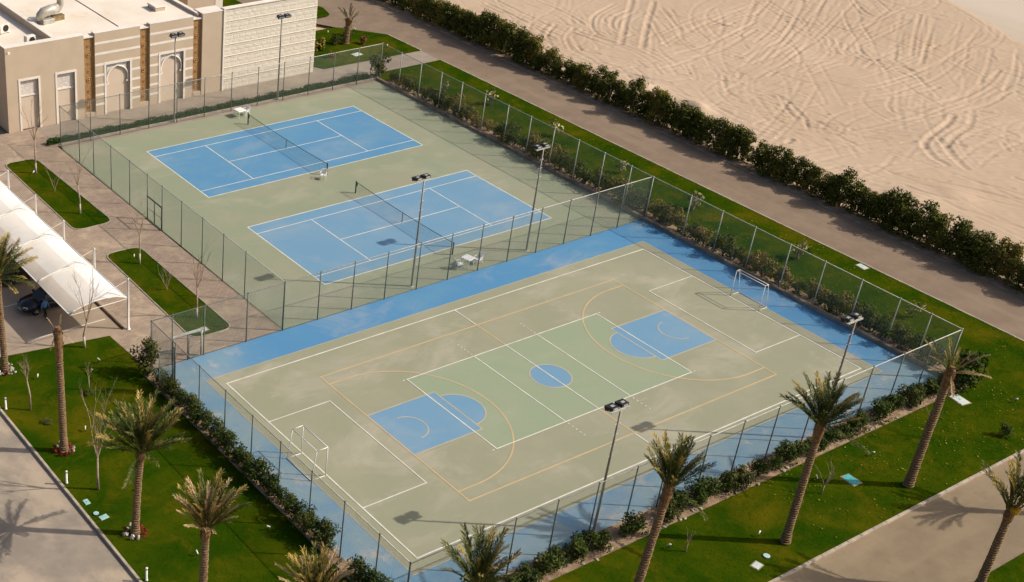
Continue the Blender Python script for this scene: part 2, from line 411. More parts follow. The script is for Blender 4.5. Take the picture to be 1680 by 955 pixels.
def sand_field():
    X0, X1, Y0, Y1, S = 47.6, 137.0, -75.0, 62.0, .19
    xs = np.arange(X0, X1, S); ys = np.arange(Y0, Y1, S); nx, ny = len(xs), len(ys)
    XX, YY = np.meshgrid(xs, ys); H = np.zeros_like(XX)
    rg = np.random.default_rng(3)
    def vnoise(scale, sx=1.0, sy=1.0, rot=0.0, seed=0):
        r2 = np.random.default_rng(seed); c, s_ = math.cos(rot), math.sin(rot)
        u = (XX * c + YY * s_) / scale * sx; v = (-XX * s_ + YY * c) / scale * sy
        u = u - u.min(); v = v - v.min(); g = r2.random((int(v.max()) + 3, int(u.max()) + 3))
        iu = u.astype(int); iv = v.astype(int); fu = u - iu; fv = v - iv
        fu = fu * fu * (3 - 2 * fu); fv = fv * fv * (3 - 2 * fv)
        return (g[iv, iu] * (1 - fu) + g[iv, iu + 1] * fu) * (1 - fv) + (g[iv + 1, iu] * (1 - fu) + g[iv + 1, iu + 1] * fu) * fv - .5
    H += .25 * vnoise(14, seed=1) + .08 * vnoise(5, seed=2) + .03 * vnoise(1.6, seed=4)
    H += .06 * vnoise(.8, .16, 1.0, -.55, seed=5) * (vnoise(18, seed=6) + .6)
    H += .035 * vnoise(.55, seed=8)
    POOL = [vnoise(4, seed=50 + i) for i in range(5)]
    def carve(pts, w, d, berm=.55):
        pts = np.array(pts, float)
        if len(pts) > 2:      # Catmull-Rom smoothing
            P = np.vstack([2 * pts[0] - pts[1], pts, 2 * pts[-1] - pts[-2]]); out = []
            for i in range(1, len(P) - 2):
                for u in np.linspace(0, 1, 7)[:-1]:
                    a, b, c_, e = P[i - 1], P[i], P[i + 1], P[i + 2]
                    out.append(.5 * ((2 * b) + (c_ - a) * u + (2 * a - 5 * b + 4 * c_ - e) * u * u + (3 * b - a - 3 * c_ + e) * u ** 3))
            out.append(pts[-1]); pts = np.array(out)
        mrg = w * 3.5
        I0 = max(0, int((pts[:, 0].min() - mrg - X0) / S)); I1 = min(nx, int((pts[:, 0].max() + mrg - X0) / S) + 2)
        J0 = max(0, int((pts[:, 1].min() - mrg - Y0) / S)); J1 = min(ny, int((pts[:, 1].max() + mrg - Y0) / S) + 2)
        if I0 >= I1 or J0 >= J1: return
        D = np.full((J1 - J0, I1 - I0), 9.0)
        for a, b in zip(pts[:-1], pts[1:]):
            i0 = max(0, int((min(a[0], b[0]) - mrg - X0) / S)); i1 = min(nx, int((max(a[0], b[0]) + mrg - X0) / S) + 2)
            j0 = max(0, int((min(a[1], b[1]) - mrg - Y0) / S)); j1 = min(ny, int((max(a[1], b[1]) + mrg - Y0) / S) + 2)
            if i0 >= i1 or j0 >= j1: continue
            px = XX[j0:j1, i0:i1] - a[0]; py = YY[j0:j1, i0:i1] - a[1]; ab = b - a; L = ab @ ab + 1e-9
            t_ = np.clip((px * ab[0] + py * ab[1]) / L, 0, 1)
            dd = np.hypot(px - t_ * ab[0], py - t_ * ab[1])
            D[j0 - J0:j1 - J0, i0 - I0:i1 - I0] = np.minimum(D[j0 - J0:j1 - J0, i0 - I0:i1 - I0], dd)
        q = D / w; br = .6 + .8 * (POOL[int(abs(pts[0, 0] * 13 + pts[0, 1] * 7)) % 5][J0:J1, I0:I1] + .5)
        H[J0:J1, I0:I1] += d * br * (-np.exp(-q ** 4 * 1.2) + berm * np.exp(-((q - 1.5) / .5) ** 2))
    def twin(pts, gap=1.75, w=.30, d=.13):
        pts = np.array(pts, float); tg = np.gradient(pts, axis=0); nrm = np.stack([-tg[:, 1], tg[:, 0]], 1); nrm /= np.linalg.norm(nrm, axis=1)[:, None] + 1e-9
        carve(pts + nrm * gap / 2, w, d); carve(pts - nrm * gap / 2, w, d)
    A3 = lambda *a: [G(800 + x / 3.818, y / 3.818) for x, y in a]
    A4 = lambda *a: [G(1240 + x / 3.818, y / 3.818) for x, y in a]
    A8 = lambda *a: [G(1240 + x / 3.818, 230 + y / 3.818) for x, y in a]
    strong = [A3((905, 0), (870, 120), (835, 270)), A3((1040, 10), (1000, 150), (970, 290)),
              A4((1235, 725), (1200, 780), (1090, 850), (1055, 916)), A4((1360, 690), (1335, 790), (1245, 850), (1195, 916)),
              A8((1045, 0), (1110, 90), (1200, 140)), A8((1170, 0), (1240, 90), (1320, 165))]
    for q in strong: carve(q, .32, .075, .6)
    mids = [A3((800, 20), (680, 80), (650, 130), (680, 190), (720, 215)), A3((890, 55), (790, 105), (785, 160), (830, 195)), A3((930, 70), (830, 120), (820, 170), (860, 200)),
            A3((430, 140), (380, 195), (385, 240), (405, 285)), A3((545, 160), (495, 215), (505, 260), (525, 300)),
            A3((560, 180), (700, 230), (820, 265)), A3((560, 275), (600, 310), (700, 330)),
            A3((1670, 20), (1300, 170), (1100, 270)), A3((1680, 130), (1400, 270), (1180, 330)), A3((1680, 180), (1450, 310), (1250, 360)),
            A3((1090, 50), (1150, 120), (1220, 200)), A3((1030, 130), (1090, 230), (1130, 280)),
            A3((0, 60), (180, 140), (350, 240)), A3((60, 0), (300, 110), (520, 200)), A3((300, 0), (480, 70), (600, 140)), A3((0, 20), (200, 110), (420, 230)),
            A3((700, 380), (900, 430), (1100, 420), (1300, 360)), A3((880, 450), (1100, 500), (1350, 480), (1600, 520)),
            A3((1270, 400), (1300, 450), (1310, 490)), A3((1480, 470), (1500, 560), (1560, 600)), A3((1680, 500), (1560, 540), (1500, 590)),
            A4((620, 10), (400, 225), (240, 340), (100, 450)), A4((520, 70), (300, 290), (150, 400), (0, 480)), A4((430, 0), (340, 160), (250, 260), (60, 380)), A4((300, 0), (200, 190), (30, 390)), A4((210, 0), (100, 170), (0, 260)), A4((90, 0), (0, 90)),
            A4((940, 45), (700, 150), (560, 205), (525, 265), (600, 340), (850, 380)), A4((970, 125), (750, 230), (655, 270), (685, 330), (760, 360)),
            A4((80, 470), (300, 370), (560, 345), (720, 360)), A4((330, 465), (500, 405), (640, 390), (830, 410)),
            A4((240, 500), (450, 515), (700, 530), (900, 480), (1100, 400), (1300, 290), (1400, 180)), A4((430, 610), (800, 590), (1000, 530), (1150, 470), (1330, 330)),
            A4((600, 640), (900, 600), (1150, 540)), A4((850, 600), (830, 660), (900, 715), (1100, 735)),
            A4((600, 800), (900, 740), (1300, 600), (1450, 520), (1530, 430)), A4((860, 760), (1250, 705), (1500, 630), (1600, 550)), A4((1640, 300), (1620, 470), (1560, 560)), A4((1480, 300), (1450, 420), (1400, 520)),
            A4((620, 0), (700, 80), (820, 110)), A4((760, 0), (840, 60)), A4((1030, 90), (1000, 200), (980, 330)), A4((920, 90), (890, 230), (870, 370)), A4((1130, 110), (1080, 260), (1050, 380)), A4((830, 60), (720, 140), (560, 300)),
            A4((0, 560), (160, 600), (320, 740)), A4((150, 600), (240, 720), (420, 760)), A4((0, 690), (400, 760), (900, 800), (1300, 850)), A4((100, 800), (500, 830), (1000, 880)),
            A4((1350, 790), (1500, 820), (1680, 830)), A4((1400, 860), (1680, 900)), A8((0, 40), (400, 60), (900, 60)), A8((200, 110), (600, 100), (1000, 110), (1500, 90)), A8((1350, 40), (1680, 70)), A8((950, 280), (1100, 340), (1300, 380), (1450, 370))]
    for q in mids:
        carve(q, .24, .055)
        a_ = np.array(q, float); tg = np.gradient(a_, axis=0); nm = np.stack([-tg[:, 1], tg[:, 0]], 1); nm /= np.linalg.norm(nm, axis=1)[:, None] + 1e-9
        for _ in range(3):
            carve(a_ + nm * rg.uniform(-3.2, 3.2) + rg.normal(0, .2, a_.shape), rg.uniform(.18, .24), rg.uniform(.015, .038))
    # many fainter passes of the same vehicles in families of arcs
    for k in range(300):
        cx, cy = G(rg.uniform(800, 1700), rg.uniform(0, 300))
        th = rg.choice([-.6, 2.2, .5, 1.0, -1.1]) + rg.normal(0, .3); L = rg.uniform(5, 22); cur = rg.normal(0, .05)
        pts = []
        for i in range(7):
            pts.append((cx, cy)); cx += math.cos(th) * L / 6; cy += math.sin(th) * L / 6; th += cur * L / 6
        if rg.random() < .5: twin(pts, 1.75, .22, rg.uniform(.015, .040))
        else: carve(pts, rg.uniform(.2, .28), rg.uniform(.012, .035))
    for k in range(140):     # scuffs
        cx, cy = G(rg.uniform(850, 1700), rg.uniform(20, 330)); th = rg.uniform(0, 6.28); L = rg.uniform(.8, 2.6)
        carve([(cx, cy), (cx + math.cos(th) * L, cy + math.sin(th) * L)], rg.uniform(.18, .28), rg.uniform(.03, .08))
    for (u, v, r, h) in ((1055, 145, 3.0, .75), (1500, 325, 4.5, .35), (1570, 320, 3.5, .3), (1135, 170, 2.2, .5), (1150, 178, 2, .5)):
        cx, cy = G(u, v); H[:] += h * np.exp(-((XX - cx) ** 2 + (YY - cy) ** 2) / (r * .5) ** 2)
    H[:] += .30 * np.exp(-((XX - 51.2) / 1.3) ** 2) * (.5 + 1.2 * (vnoise(3, seed=21) + .3))     # low bank behind the hedge
    fall = np.clip((XX - 47.6) / 2.0, 0, 1) * np.clip((136 - XX) / 6, 0, 1) * np.clip((YY + 74) / 6, 0, 1) * np.clip((61 - YY) / 6, 0, 1)
    Z = -.15 + H * fall - .25 * (1 - np.clip((136 - XX) / 3, 0, 1)) - .25 * (1 - np.clip((YY + 74) / 3, 0, 1)) - .25 * (1 - np.clip((61 - YY) / 3, 0, 1))
    # the graded pale track across the far corner is flat
    ax, ay = G(1560, 0); bx, by = G(1680, 70); dx, dy = bx - ax, by - ay; L = math.hypot(dx, dy)
    sdist = ((XX - ax) * dy - (YY - ay) * dx) / L
    k = np.clip((sdist * 1.0 + 1.0) / 2, 0, 1) if True else 0
    side = 1 if ((140 - ax) * dy - (20 - ay) * dx) > 0 else -1
    k = np.clip((sdist * side + .5) / 1.5, 0, 1)
    Z = Z * (1 - k) + (-.30) * k
    co = np.stack([XX, YY, Z], -1).reshape(-1, 3)
    idx = np.arange(nx * ny).reshape(ny, nx)
    q = np.stack([idx[:-1, :-1], idx[:-1, 1:], idx[1:, 1:], idx[1:, :-1]], -1).reshape(-1, 4)
    me = bpy.data.meshes.new('sand'); me.vertices.add(len(co)); me.vertices.foreach_set('co', co.ravel())
    me.loops.add(q.size); me.loops.foreach_set('vertex_index', q.ravel()); me.polygons.add(len(q))
    me.polygons.foreach_set('loop_start', np.arange(0, q.size, 4)); me.polygons.foreach_set('loop_total', np.full(len(q), 4))
    me.polygons.foreach_set('use_smooth', np.ones(len(q), bool)); me.update(); me.validate()
    me.materials.append(MAT['sand']); struct(put('sand', me), 'tan desert sand criss-crossed by tyre tracks')
    nv = Vector((dy, -dx)).normalized() * side
    a = Vector((ax, ay)); d = Vector((dx, dy)).normalized()
    p = [a - d * 60, a + d * 80, a + d * 80 + nv * 16, a - d * 60 + nv * 16]
    struct(poly('sand_track', [tuple(x) for x in p], -.20, 'pale_track'), 'pale graded track across the sand')
sand_field()

ZR = -.12
struct(poly('road', [(40.55, -68.2), (46.85, -68.2), (46.85, 75), (12, 75), (12, 27.0), (33, 27.0), (36.8, 20.7), (40.55, 16.2)], ZR, 'road_east'), 'dusty brown road running beside the tall hedge')
struct(sheet('road', -120, -73.95, 90, -68.2, ZR - .004, 'road_south'), 'wide tan road beyond the palm lawn')
struct(sheet('road', -60, -68.2, -28.58, -24.6, ZR - .008, 'road_west'), 'grey stained road beside the kerbed lawn')
struct(poly('pavement', [(-60, -24.6), (-28.4, -24.6), (-28.4, -25.3), (-26, -25.65), (-18, -26.85), (-17.75, -32.3), (-6.7, -32.3), (-6.7, 9.9), (-60, 9.9)], -.006, 'paving'), 'block paving around the carport and islands')
struct(poly('parking_floor', [(-60, -24.6), (-28.4, -24.6), (-28.4, -25.3), (-26, -25.65), (-18, -26.85), (-16.3, -26.75), (-16.3, 4), (-60, 4)], -.002, 'parking'), 'smooth tan parking floor under the carport')
struct(poly('path', [(-6.7, 5.0), (30.5, 5.0), (30.7, 6.4), (40.4, 6.4), (40.4, 9.72), (27.25, 9.95), (26.3, 11.6), (26.3, 30), (20, 30), (20, 10.2), (-6.7, 10.2)], -.006, 'path'), 'grey path between building and tennis fence')
struct(sheet('parking_line', -23.2, -19.56, -16.9, -19.46, .002, 'white_line'), 'white bay line under the carport')
struct(sheet('parking_line', -23.4, -24.70, -17.2, -24.60, .002, 'white_line'), 'white bay line at the end of the carport')
struct(sheet('parking_line', -23.2, -14.36, -16.9, -14.26, .002, 'white_line'), 'white bay line under the carport')

# lawns
lawnA = [(-28.4, -25.33), (-26, -25.68), (-18.05, -26.9), (-18.3, -26.9), (-18.3, -61.75), (30.75, -61.9), (30.75, 6.38), (40.4, 6.38), (40.4, -68.05), (-28.4, -68.05)]
LAWNS = []
def lawn(pts, z=.004): LAWNS.append((pts, z)); return struct(poly('lawn', pts, z, 'lawn'), 'watered green lawn')
lawn([(-28.4, -25.33), (-26, -25.68), (-18.0, -26.9), (-17.85, -31.9), (-18.3, -32.4), (-18.3, -68.05), (-28.4, -68.05)])
lawn([(-18.3, -68.05), (40.4, -68.05), (40.4, -61.8), (-18.3, -61.8)])
lawn([(31.9, -61.8), (40.4, -61.8), (40.4, 6.38), (30.75, 6.38), (30.75, 4.0), (31.9, 3.6)])
isl1 = rounded([(-12.75, 3.75), (-9.6, 3.55), (-9.3, -11.15), (-12.95, -11.15)], .95)
isl2 = rounded([(-12.75, -15.75), (-9.55, -15.9), (-9.6, -30.3), (-13.1, -30.2)], .95)
lawn(isl1); lawn(isl2)
lawnNE = rounded([(26.6, 20.7), (36.6, 20.6), (40.4, 15.8), (40.45, 9.75), (27.3, 10.0), (26.6, 12.0)], .7)
lawn(lawnNE)
lawn([(26.3, 30.0), (31.6, 30.0), (31.6, 44.0), (26.3, 44.0)])
lawn(rounded([(34.6, 24.2), (38.6, 24.3), (39.6, 27.6), (37.6, 30), (34.0, 29)], .8))
lawn([(-20, -84), (40, -84), (40, -73.95), (-20, -73.95)], -.03)
struct(sheet('planting_bed', -18.3, -61.78, 32, -60.18, .008, 'soil'), 'sandy soil bed outside the south fence')
struct(sheet('planting_bed', -18.28, -60.18, -17.62, -32.4, .008, 'soil'), 'narrow soil bed outside the west fence')
struct(sheet('planting_bed', 30.72, -60.18, 31.9, 4.0, .06, 'soil'), 'soil bed behind the low east wall')
struct(sheet('planting_bed', 47.02, -72, 48.6, 40, -.09, 'soil'), 'dirt strip at the foot of the tall hedge')
struct(sheet('planting_bed', -7.6, 5.3, 30.0, 6.0, .006, 'soil'), 'soil strip under the clipped hedge')

def kerb(name, x0, y0, x1, y1, w, z0, z1, m='kerb', seg=1.0, label=None):
    """run of separate kerb stones"""
    L = math.hypot(x1 - x0, y1 - y0); n = max(1, round(L / seg)); a = math.atan2(y1 - y0, x1 - x0)
    root = bpy.data.objects.new(name, None); COL.objects.link(root); root['kind'] = 'structure'
    if label: root['label'] = label
    me = MB().bbox(0, -w / 2, z0, L / n - .015, w / 2, z1, .02).mesh('kerb_stone', m)
    for i in range(n):
        t_ = i / n
        put('kerb_stone', me, root, (x0 + (x1 - x0) * t_, y0 + (y1 - y0) * t_, rng.uniform(-.006, .006)), (0, 0, a + rng.uniform(-.004, .004)))
    return root
kerb('kerb', -28.49, -68.1, -28.49, -24.6, .18, -.3, .05, seg=1.0, label='kerb between the stained road and the palm lawn')
kerb('kerb', -28.4, -68.13, 40.4, -68.13, .18, -.3, .04, seg=1.2, label='kerb between the palm lawn and the wide tan road')
kerb('kerb', 40.48, -68.0, 40.48, 6.3, .16, -.3, .03, seg=1.2, label='kerb along the lawn side of the hedge road')
kerb('kerb', 40.5, 9.8, 40.5, 15.8, .16, -.3, .03, seg=1.2, label='kerb round the garden corner by the road')
kerb('kerb', 46.95, -72, 46.95, 30, .16, -.3, -.05, 'planter_wall', seg=1.5, label='kerb at the foot of the tall hedge')
kerb('kerb', -18.33, -60.2, -18.33, -32.4, .14, -.2, .10, 'planter_wall', 1.0, 'low edging between lawn and west hedge')
kerb('kerb', -6.4, 5.16, 30.2, 5.16, .14, -.2, .10, 'kerb', 1.2, 'edging stones in front of the clipped hedge')
kerb('kerb', -17.6, -60.12, 30.3, -60.12, .12, -.2, .05, 'kerb', 1.0, 'pale edging of the blue court by the south fence')
kerb('kerb', -16.72, -26.6, -16.72, -3.0, .16, -.1, .12, 'dark_kerb', 2.4, 'dark brown kerb behind the carport bays')
for isl in (isl1, isl2):
    root = bpy.data.objects.new('kerb', None); COL.objects.link(root); struct(root, 'edging of a paved-in grass island')
    n = len(isl)
    for i in range(n):
        a, b = Vector(isl[i]), Vector(isl[(i + 1) % n]); L = (b - a).length
        if L < .05: continue
        k = max(1, round(L / 1.0))
        for j in range(k):
            p = a.lerp(b, j / k)
            MB().bbox(0, -.10, -.1, L / k, 0, .045, .015).build('kerb_stone', 'kerb', root, loc=(p.x, p.y, 0)).rotation_euler = (0, 0, math.atan2(b.y - a.y, b.x - a.x))
# low wall on the east side of the courts
wall = thing('retaining_wall', 'low brown planter wall along the east side of both courts', 'wall', (30.5, -60.2, 0))
wme = MB().bbox(-.14, 0, -.1, .16, 1.985, .27, .02).mesh('coping_block', 'planter_wall')
for i in range(33): put('coping_block', wme, wall, (rng.uniform(-.012, .012), i * 2.0 - .9, rng.uniform(-.015, .015)))

# ------------------------------------------------------------------ courts
def line(x0, y0, x1, y1, w, z, m, parent):
    a, b = Vector((x0, y0)), Vector((x1, y1)); d = (b - a).normalized(); n = Vector((-d.y, d.x)) * w / 2; e = d * w / 2 * 0
    return poly('court_line', [tuple(a - n - e), tuple(b - n + e), tuple(b + n + e), tuple(a + n - e)], z, m, parent)
def rect_lines(x0, y0, x1, y1, w, z, m, parent):
    h = w / 2
    line(x0 - h, y0, x1 + h, y0, w, z, m, parent); line(x0 - h, y1, x1 + h, y1, w, z, m, parent)
    line(x0, y0 + h, x0, y1 - h, w, z, m, parent); line(x1, y0 + h, x1, y1 - h, w, z, m, parent)
def arc_line(cx, cy, r, a0, a1, w, z, m, parent, n=40):
    v = []; f = []
    for i in range(n + 1):
        a = a0 + (a1 - a0) * i / n
        v += [(cx + (r - w / 2) * math.cos(a), cy + (r - w / 2) * math.sin(a), z), (cx + (r + w / 2) * math.cos(a), cy + (r + w / 2) * math.sin(a), z)]
    for i in range(n): f.append((2 * i, 2 * i + 1, 2 * i + 3, 2 * i + 2))
    return MB().add(v, f).build('court_line', m, parent)
def disc(name, cx, cy, r, a0, a1, z, m, parent, n=40):
    pts = [(cx + r * math.cos(a0 + (a1 - a0) * i / n), cy + r * math.sin(a0 + (a1 - a0) * i / n)) for i in range(n + (0 if abs(a1 - a0) > 6.28 else 1))]
    return poly(name, pts, z, m, parent)

ts = struct(sheet('tennis_surround', -6.62, -32.28, 30.36, 4.2, .002, 'green_paint'), 'dusty green acrylic surround of the tennis courts')
struct(sheet('court_margin', -6.5, 4.2, 30.36, 5.1, .0, 'path'), 'bare concrete margin behind the tennis fence')
L_, W_, S_, V_ = 23.77, 10.97, 1.372, 5.485
for (ox, oy) in ((0, 0), (-.08, -17.32)):
    tc = struct(sheet('tennis_court', ox, oy - W_, ox + L_, oy, .006, 'blue_court' if oy == 0 else 'blue_faded'), 'blue tennis court with white lines')
    z = .010; m = 'white_line'; w = .08
    rect_lines(ox, oy - W_, ox + L_, oy, .095, z, m, tc)
    for yy in (oy - S_, oy - W_ + S_): line(ox + .05, yy, ox + L_ - .05, yy, w, z, m, tc)
    for xx in (ox + V_ + 0, ox + L_ - V_): line(xx, oy - S_ - .04, xx, oy - W_ + S_ + .04, w, z, m, tc)
    line(ox + V_ + .04, oy - W_ / 2, ox + L_ - V_ - .04, oy - W_ / 2, w, z, m, tc)

MCX, MCY = 6.206, -46.387
ap = struct(sheet('multi_court', -17.66, -60.06, 30.36, -32.286, .002, 'blue_apron'), 'blue slab of the multi-sport court')
sheet('play_area', MCX - 21.2, MCY - 11.2, MCX + 21.2, MCY + 11.2, .006, 'green_play', ap)
rect_lines(MCX - 21.2, MCY - 11.2, MCX + 21.2, MCY + 11.2, .06, .0105, 'buff_line', ap)
sheet('volleyball_area', MCX - 9.07, MCY - 4.56, MCX + 9.07, MCY + 4.56, .010, 'mint_paint', ap)
for s in (-1, 1):
    x0, x1 = MCX + s * 14.12, MCX + s * 8.42
    sheet('key_area', min(x0, x1), MCY - 2.42, max(x0, x1), MCY + 2.42, .014, 'blue_faded', ap)
    a0 = -math.pi / 2 if s < 0 else math.pi / 2
    disc('free_throw_area', x1, MCY, 1.82, a0, a0 + math.pi, .0142, 'blue_faded', ap)
disc('centre_spot', MCX, MCY, 1.42, 0, 2 * math.pi, .014, 'blue_faded', ap)
z = .018; m = 'orange_line'; w = .11
rect_lines(MCX - 14.12, MCY - 7.72, MCX + 14.12, MCY + 7.72, w, z, m, ap)
line(MCX, MCY + 7.68, MCX, MCY + 4.6, w, z, m, ap); line(MCX, MCY - 7.68, MCX, MCY - 4.6, w, z, m, ap)
arc_line(MCX, MCY, 1.45, 0, 2 * math.pi, .10, z, 'buff_line', ap, 64)
for s in (-1, 1):
    bx = MCX + s * 14.08; hx = MCX + s * 12.55; kx = MCX + s * 8.42; a0 = -math.pi / 2 if s < 0 else math.pi / 2
    arc_line(hx, MCY, 6.70, a0, a0 + math.pi, w, z + .001, m, ap, 60)
    for q in (-1, 1):
        line(bx, MCY + q * 6.70, hx, MCY + q * 6.70, w, z + .0012, m, ap)
        line(bx, MCY + q * 2.45, kx, MCY + q * 2.45, .10, z + .0014, 'buff_line', ap)
    line(kx, MCY - 2.48, kx, MCY + 2.48, .10, z + .0016, 'buff_line', ap)
    arc_line(kx, MCY, 1.85, a0, a0 + math.pi, .10, z + .0018, 'buff_line', ap)
    arc_line(hx, MCY, 1.25, a0, a0 + math.pi, .09, z + .002, 'buff_line', ap)
z = .024; m = 'white_line'; w = .085
rect_lines(MCX - 20.15, MCY - 10.2, MCX + 20.15, MCY + 10.2, .10, z, m, ap)
line(MCX, MCY + 10.16, MCX, MCY + 7.8, w, z, m, ap); line(MCX, MCY - 7.8, MCX, MCY - 10.16, w, z, m, ap)
rect_lines(MCX - 9.07, MCY - 4.56, MCX + 9.07, MCY + 4.56, w, z, m, ap)
line(MCX, MCY - 4.5, MCX, MCY + 4.5, w, z + .0004, m, ap)
for s in (-1, 1):
    xx = MCX + s * 3.02; line(xx, MCY - 4.5, xx, MCY + 4.5, w, z + .0004, m, ap)
    for q in (-1, 1):
        for k in range(5): line(xx, MCY + q * (4.74 + k * .36), xx, MCY + q * (4.90 + k * .36), .07, z, m, ap)
    px = MCX + s * 15.25; ex = MCX + s * 20.1
    for q in (-1, 1): line(ex, MCY + q * 5.06, px + s * -.04, MCY + q * 5.06, w, z + .0004, m, ap)
    line(px, MCY - 5.0, px, MCY + 5.0, w, z + .0004, m, ap)
    for q in (-1, 1):
        line(MCX + s * 9.25, MCY + q * 4.56, MCX + s * 9.45, MCY + q * 4.56, .07, z, m, ap)

# ------------------------------------------------------------------ fences
def fence(name, label, p0, p1, ticks, top=4.0, base=0.0, mat='fence_green', rail='galv', skip=(), posts_r=.042, gates=()):
    """chain-link fence: ticks are distances of the posts along the run"""
    p0, p1 = Vector(p0), Vector(p1); d = (p1 - p0); L = d.length; a = math.atan2(d.y, d.x)
    root = thing(name, label, 'fence', (p0.x, p0.y, 0), a)
    pm = MB().tube([(0, 0, base - .1), (0, 0, top + .02)], posts_r, 8).lathe([(posts_r + .02, top), (posts_r + .02, top + .05), (.01, top + .09)], 8).mesh('post', mat, True)
    for t_ in ticks: put('post', pm, root, (t_, 0, 0))
    MB().tube([(ticks[0], 0, top), (ticks[-1], 0, top)], .030, 8).build('top_rail', rail, root, True)
    MB().tube([(ticks[0], 0, base + .06), (ticks[-1], 0, base + .06)], .014, 5).build('bottom_wire', mat, root, True)
    for i in range(len(ticks) - 1):
        if i in skip: continue
        w = ticks[i + 1] - ticks[i]; z0 = base + .05
        for (gi, gz) in gates:
            if gi == i: z0 = gz + .03
        me = MB().add([(posts_r, 0, z0), (w - posts_r, 0, z0), (w - posts_r, 0, top - .03), (posts_r, 0, top - .03)], [(0, 1, 2, 3)]).mesh('mesh_panel', 'chainlink')
        put('mesh_panel', me, root, (ticks[i], .01, 0))
    return root
def gate_leaf(root, x0, x1, h, rot=0, hinge=None, mat='fence_green', dense=False):
    w = x1 - x0; mb = MB(); r = .03
    mb.tube([(r, 0, .08), (r, 0, h)], r, 8).tube([(w - r, 0, .08), (w - r, 0, h)], r, 8)
    mb.tube([(0, 0, h), (w, 0, h)], r, 8).tube([(0, 0, .1), (w, 0, .1)], r, 8).tube([(0, 0, h * .52), (w, 0, h * .52)], r * .7, 8)
    g = mb.build('gate_leaf', mat, root, True); g.location = (x0, -.02, 0); g.rotation_euler = (0, 0, rot)
    MB().add([(.05, 0, .12), (w - .05, 0, .12), (w - .05, 0, h - .03), (.05, 0, h - .03)], [(0, 1, 2, 3)]).build('gate_mesh', 'chainlink_dense' if dense else 'chainlink', g)
    MB().tube([(w - .09, -.04, h * .45), (w - .09, -.04, h * .55)], .018, 6).build('gate_latch', 'galv', g)
    return g

# west tennis fence (runs south from the building side)
wt = [0, 3.9, 6.75, 10.1, 13.5, 16.6, 19.1, 22.25, 25.5, 28.6, 31.75, 36.9]
fw = fence('tennis_fence', 'chain-link fence with a double gate between tennis courts and paved islands', (-6.5, 4.65), (-6.75, -32.25), wt, gates=((5, 2.1),))
MB().tube([(16.6, 0, 2.12), (19.1, 0, 2.12)], .035, 8).build('gate_lintel', 'fence_green', fw, True)
gate_leaf(fw, 16.66, 17.84, 2.05); gate_leaf(fw, 17.86, 19.04, 2.05)
# north tennis fence
fence('tennis_fence', 'chain-link fence between the tennis courts and the arched building', (-6.5, 4.65), (30.6, 4.6), [3.1 * i for i in range(12)] + [37.1])
# east fence, both courts
fence('court_fence', 'long chain-link fence on the low wall facing the hedge road', (30.6, 4.6), (30.55, -60.3), [0, 3.2, 6.4, 9.55, 12.65, 16.0, 19.2, 22.25, 25.3, 28.35, 31.45, 34.55, 37.0, 41.1, 44.3, 47.5, 50.8, 53.9, 57.05, 60.15, 62.6, 64.9], 4.02, .22, 'galv')
# middle fence
mt = [0, 1.6, 4.15, 7.7, 10.85] + [10.85 + 3.1 * i for i in range(1, 13)] 
mt[-1] = 48.1
fm = fence('court_fence', 'chain-link fence dividing the tennis courts from the multi-sport court', (-17.6, -32.3), (30.5, -32.3), mt, rail='galv', gates=((1, 2.2),), skip=())
MB().box(1.6, -.05, 2.12, 4.1, .05, 2.26).build('gate_lintel', 'galv', fm)
MB().tube([(2.85, 0, 0), (2.85, 0, 2.15)], .045, 8).build('gate_post', 'fence_green', fm, True)
MB().tube([(3.98, .03, 0), (3.98, .03, 2.2)], .045, 8).build('gate_post', 'galv', fm, True)
gate_leaf(fm, 2.9, 3.93, 2.05)
# west fence of the multi court
fl = fence('court_fence', 'chain-link fence between the multi-sport court and the palm lawn', (-17.65, -32.3), (-17.75, -60.1), [0, 2.95, 3.25, 6.35, 9.5, 12.6, 15.65, 18.85, 22.0, 25.15, 27.75])
gate_leaf(fl, 2.98, 3.22, 3.6, dense=True); 
gl = gate_leaf(fl, 3.0, 4.0, 3.4, rot=-1.75, dense=True)
# south fence
fence('court_fence', 'chain-link fence between the multi-sport court and the south shrubs', (-17.75, -60.1), (30.5, -60.3), [0, 4.1, 7.35, 10.5, 13.65, 16.75, 19.35, 22.9, 26.0, 29.25, 32.8, 35.5, 38.55, 41.85, 45.0, 48.2], rail='galv')

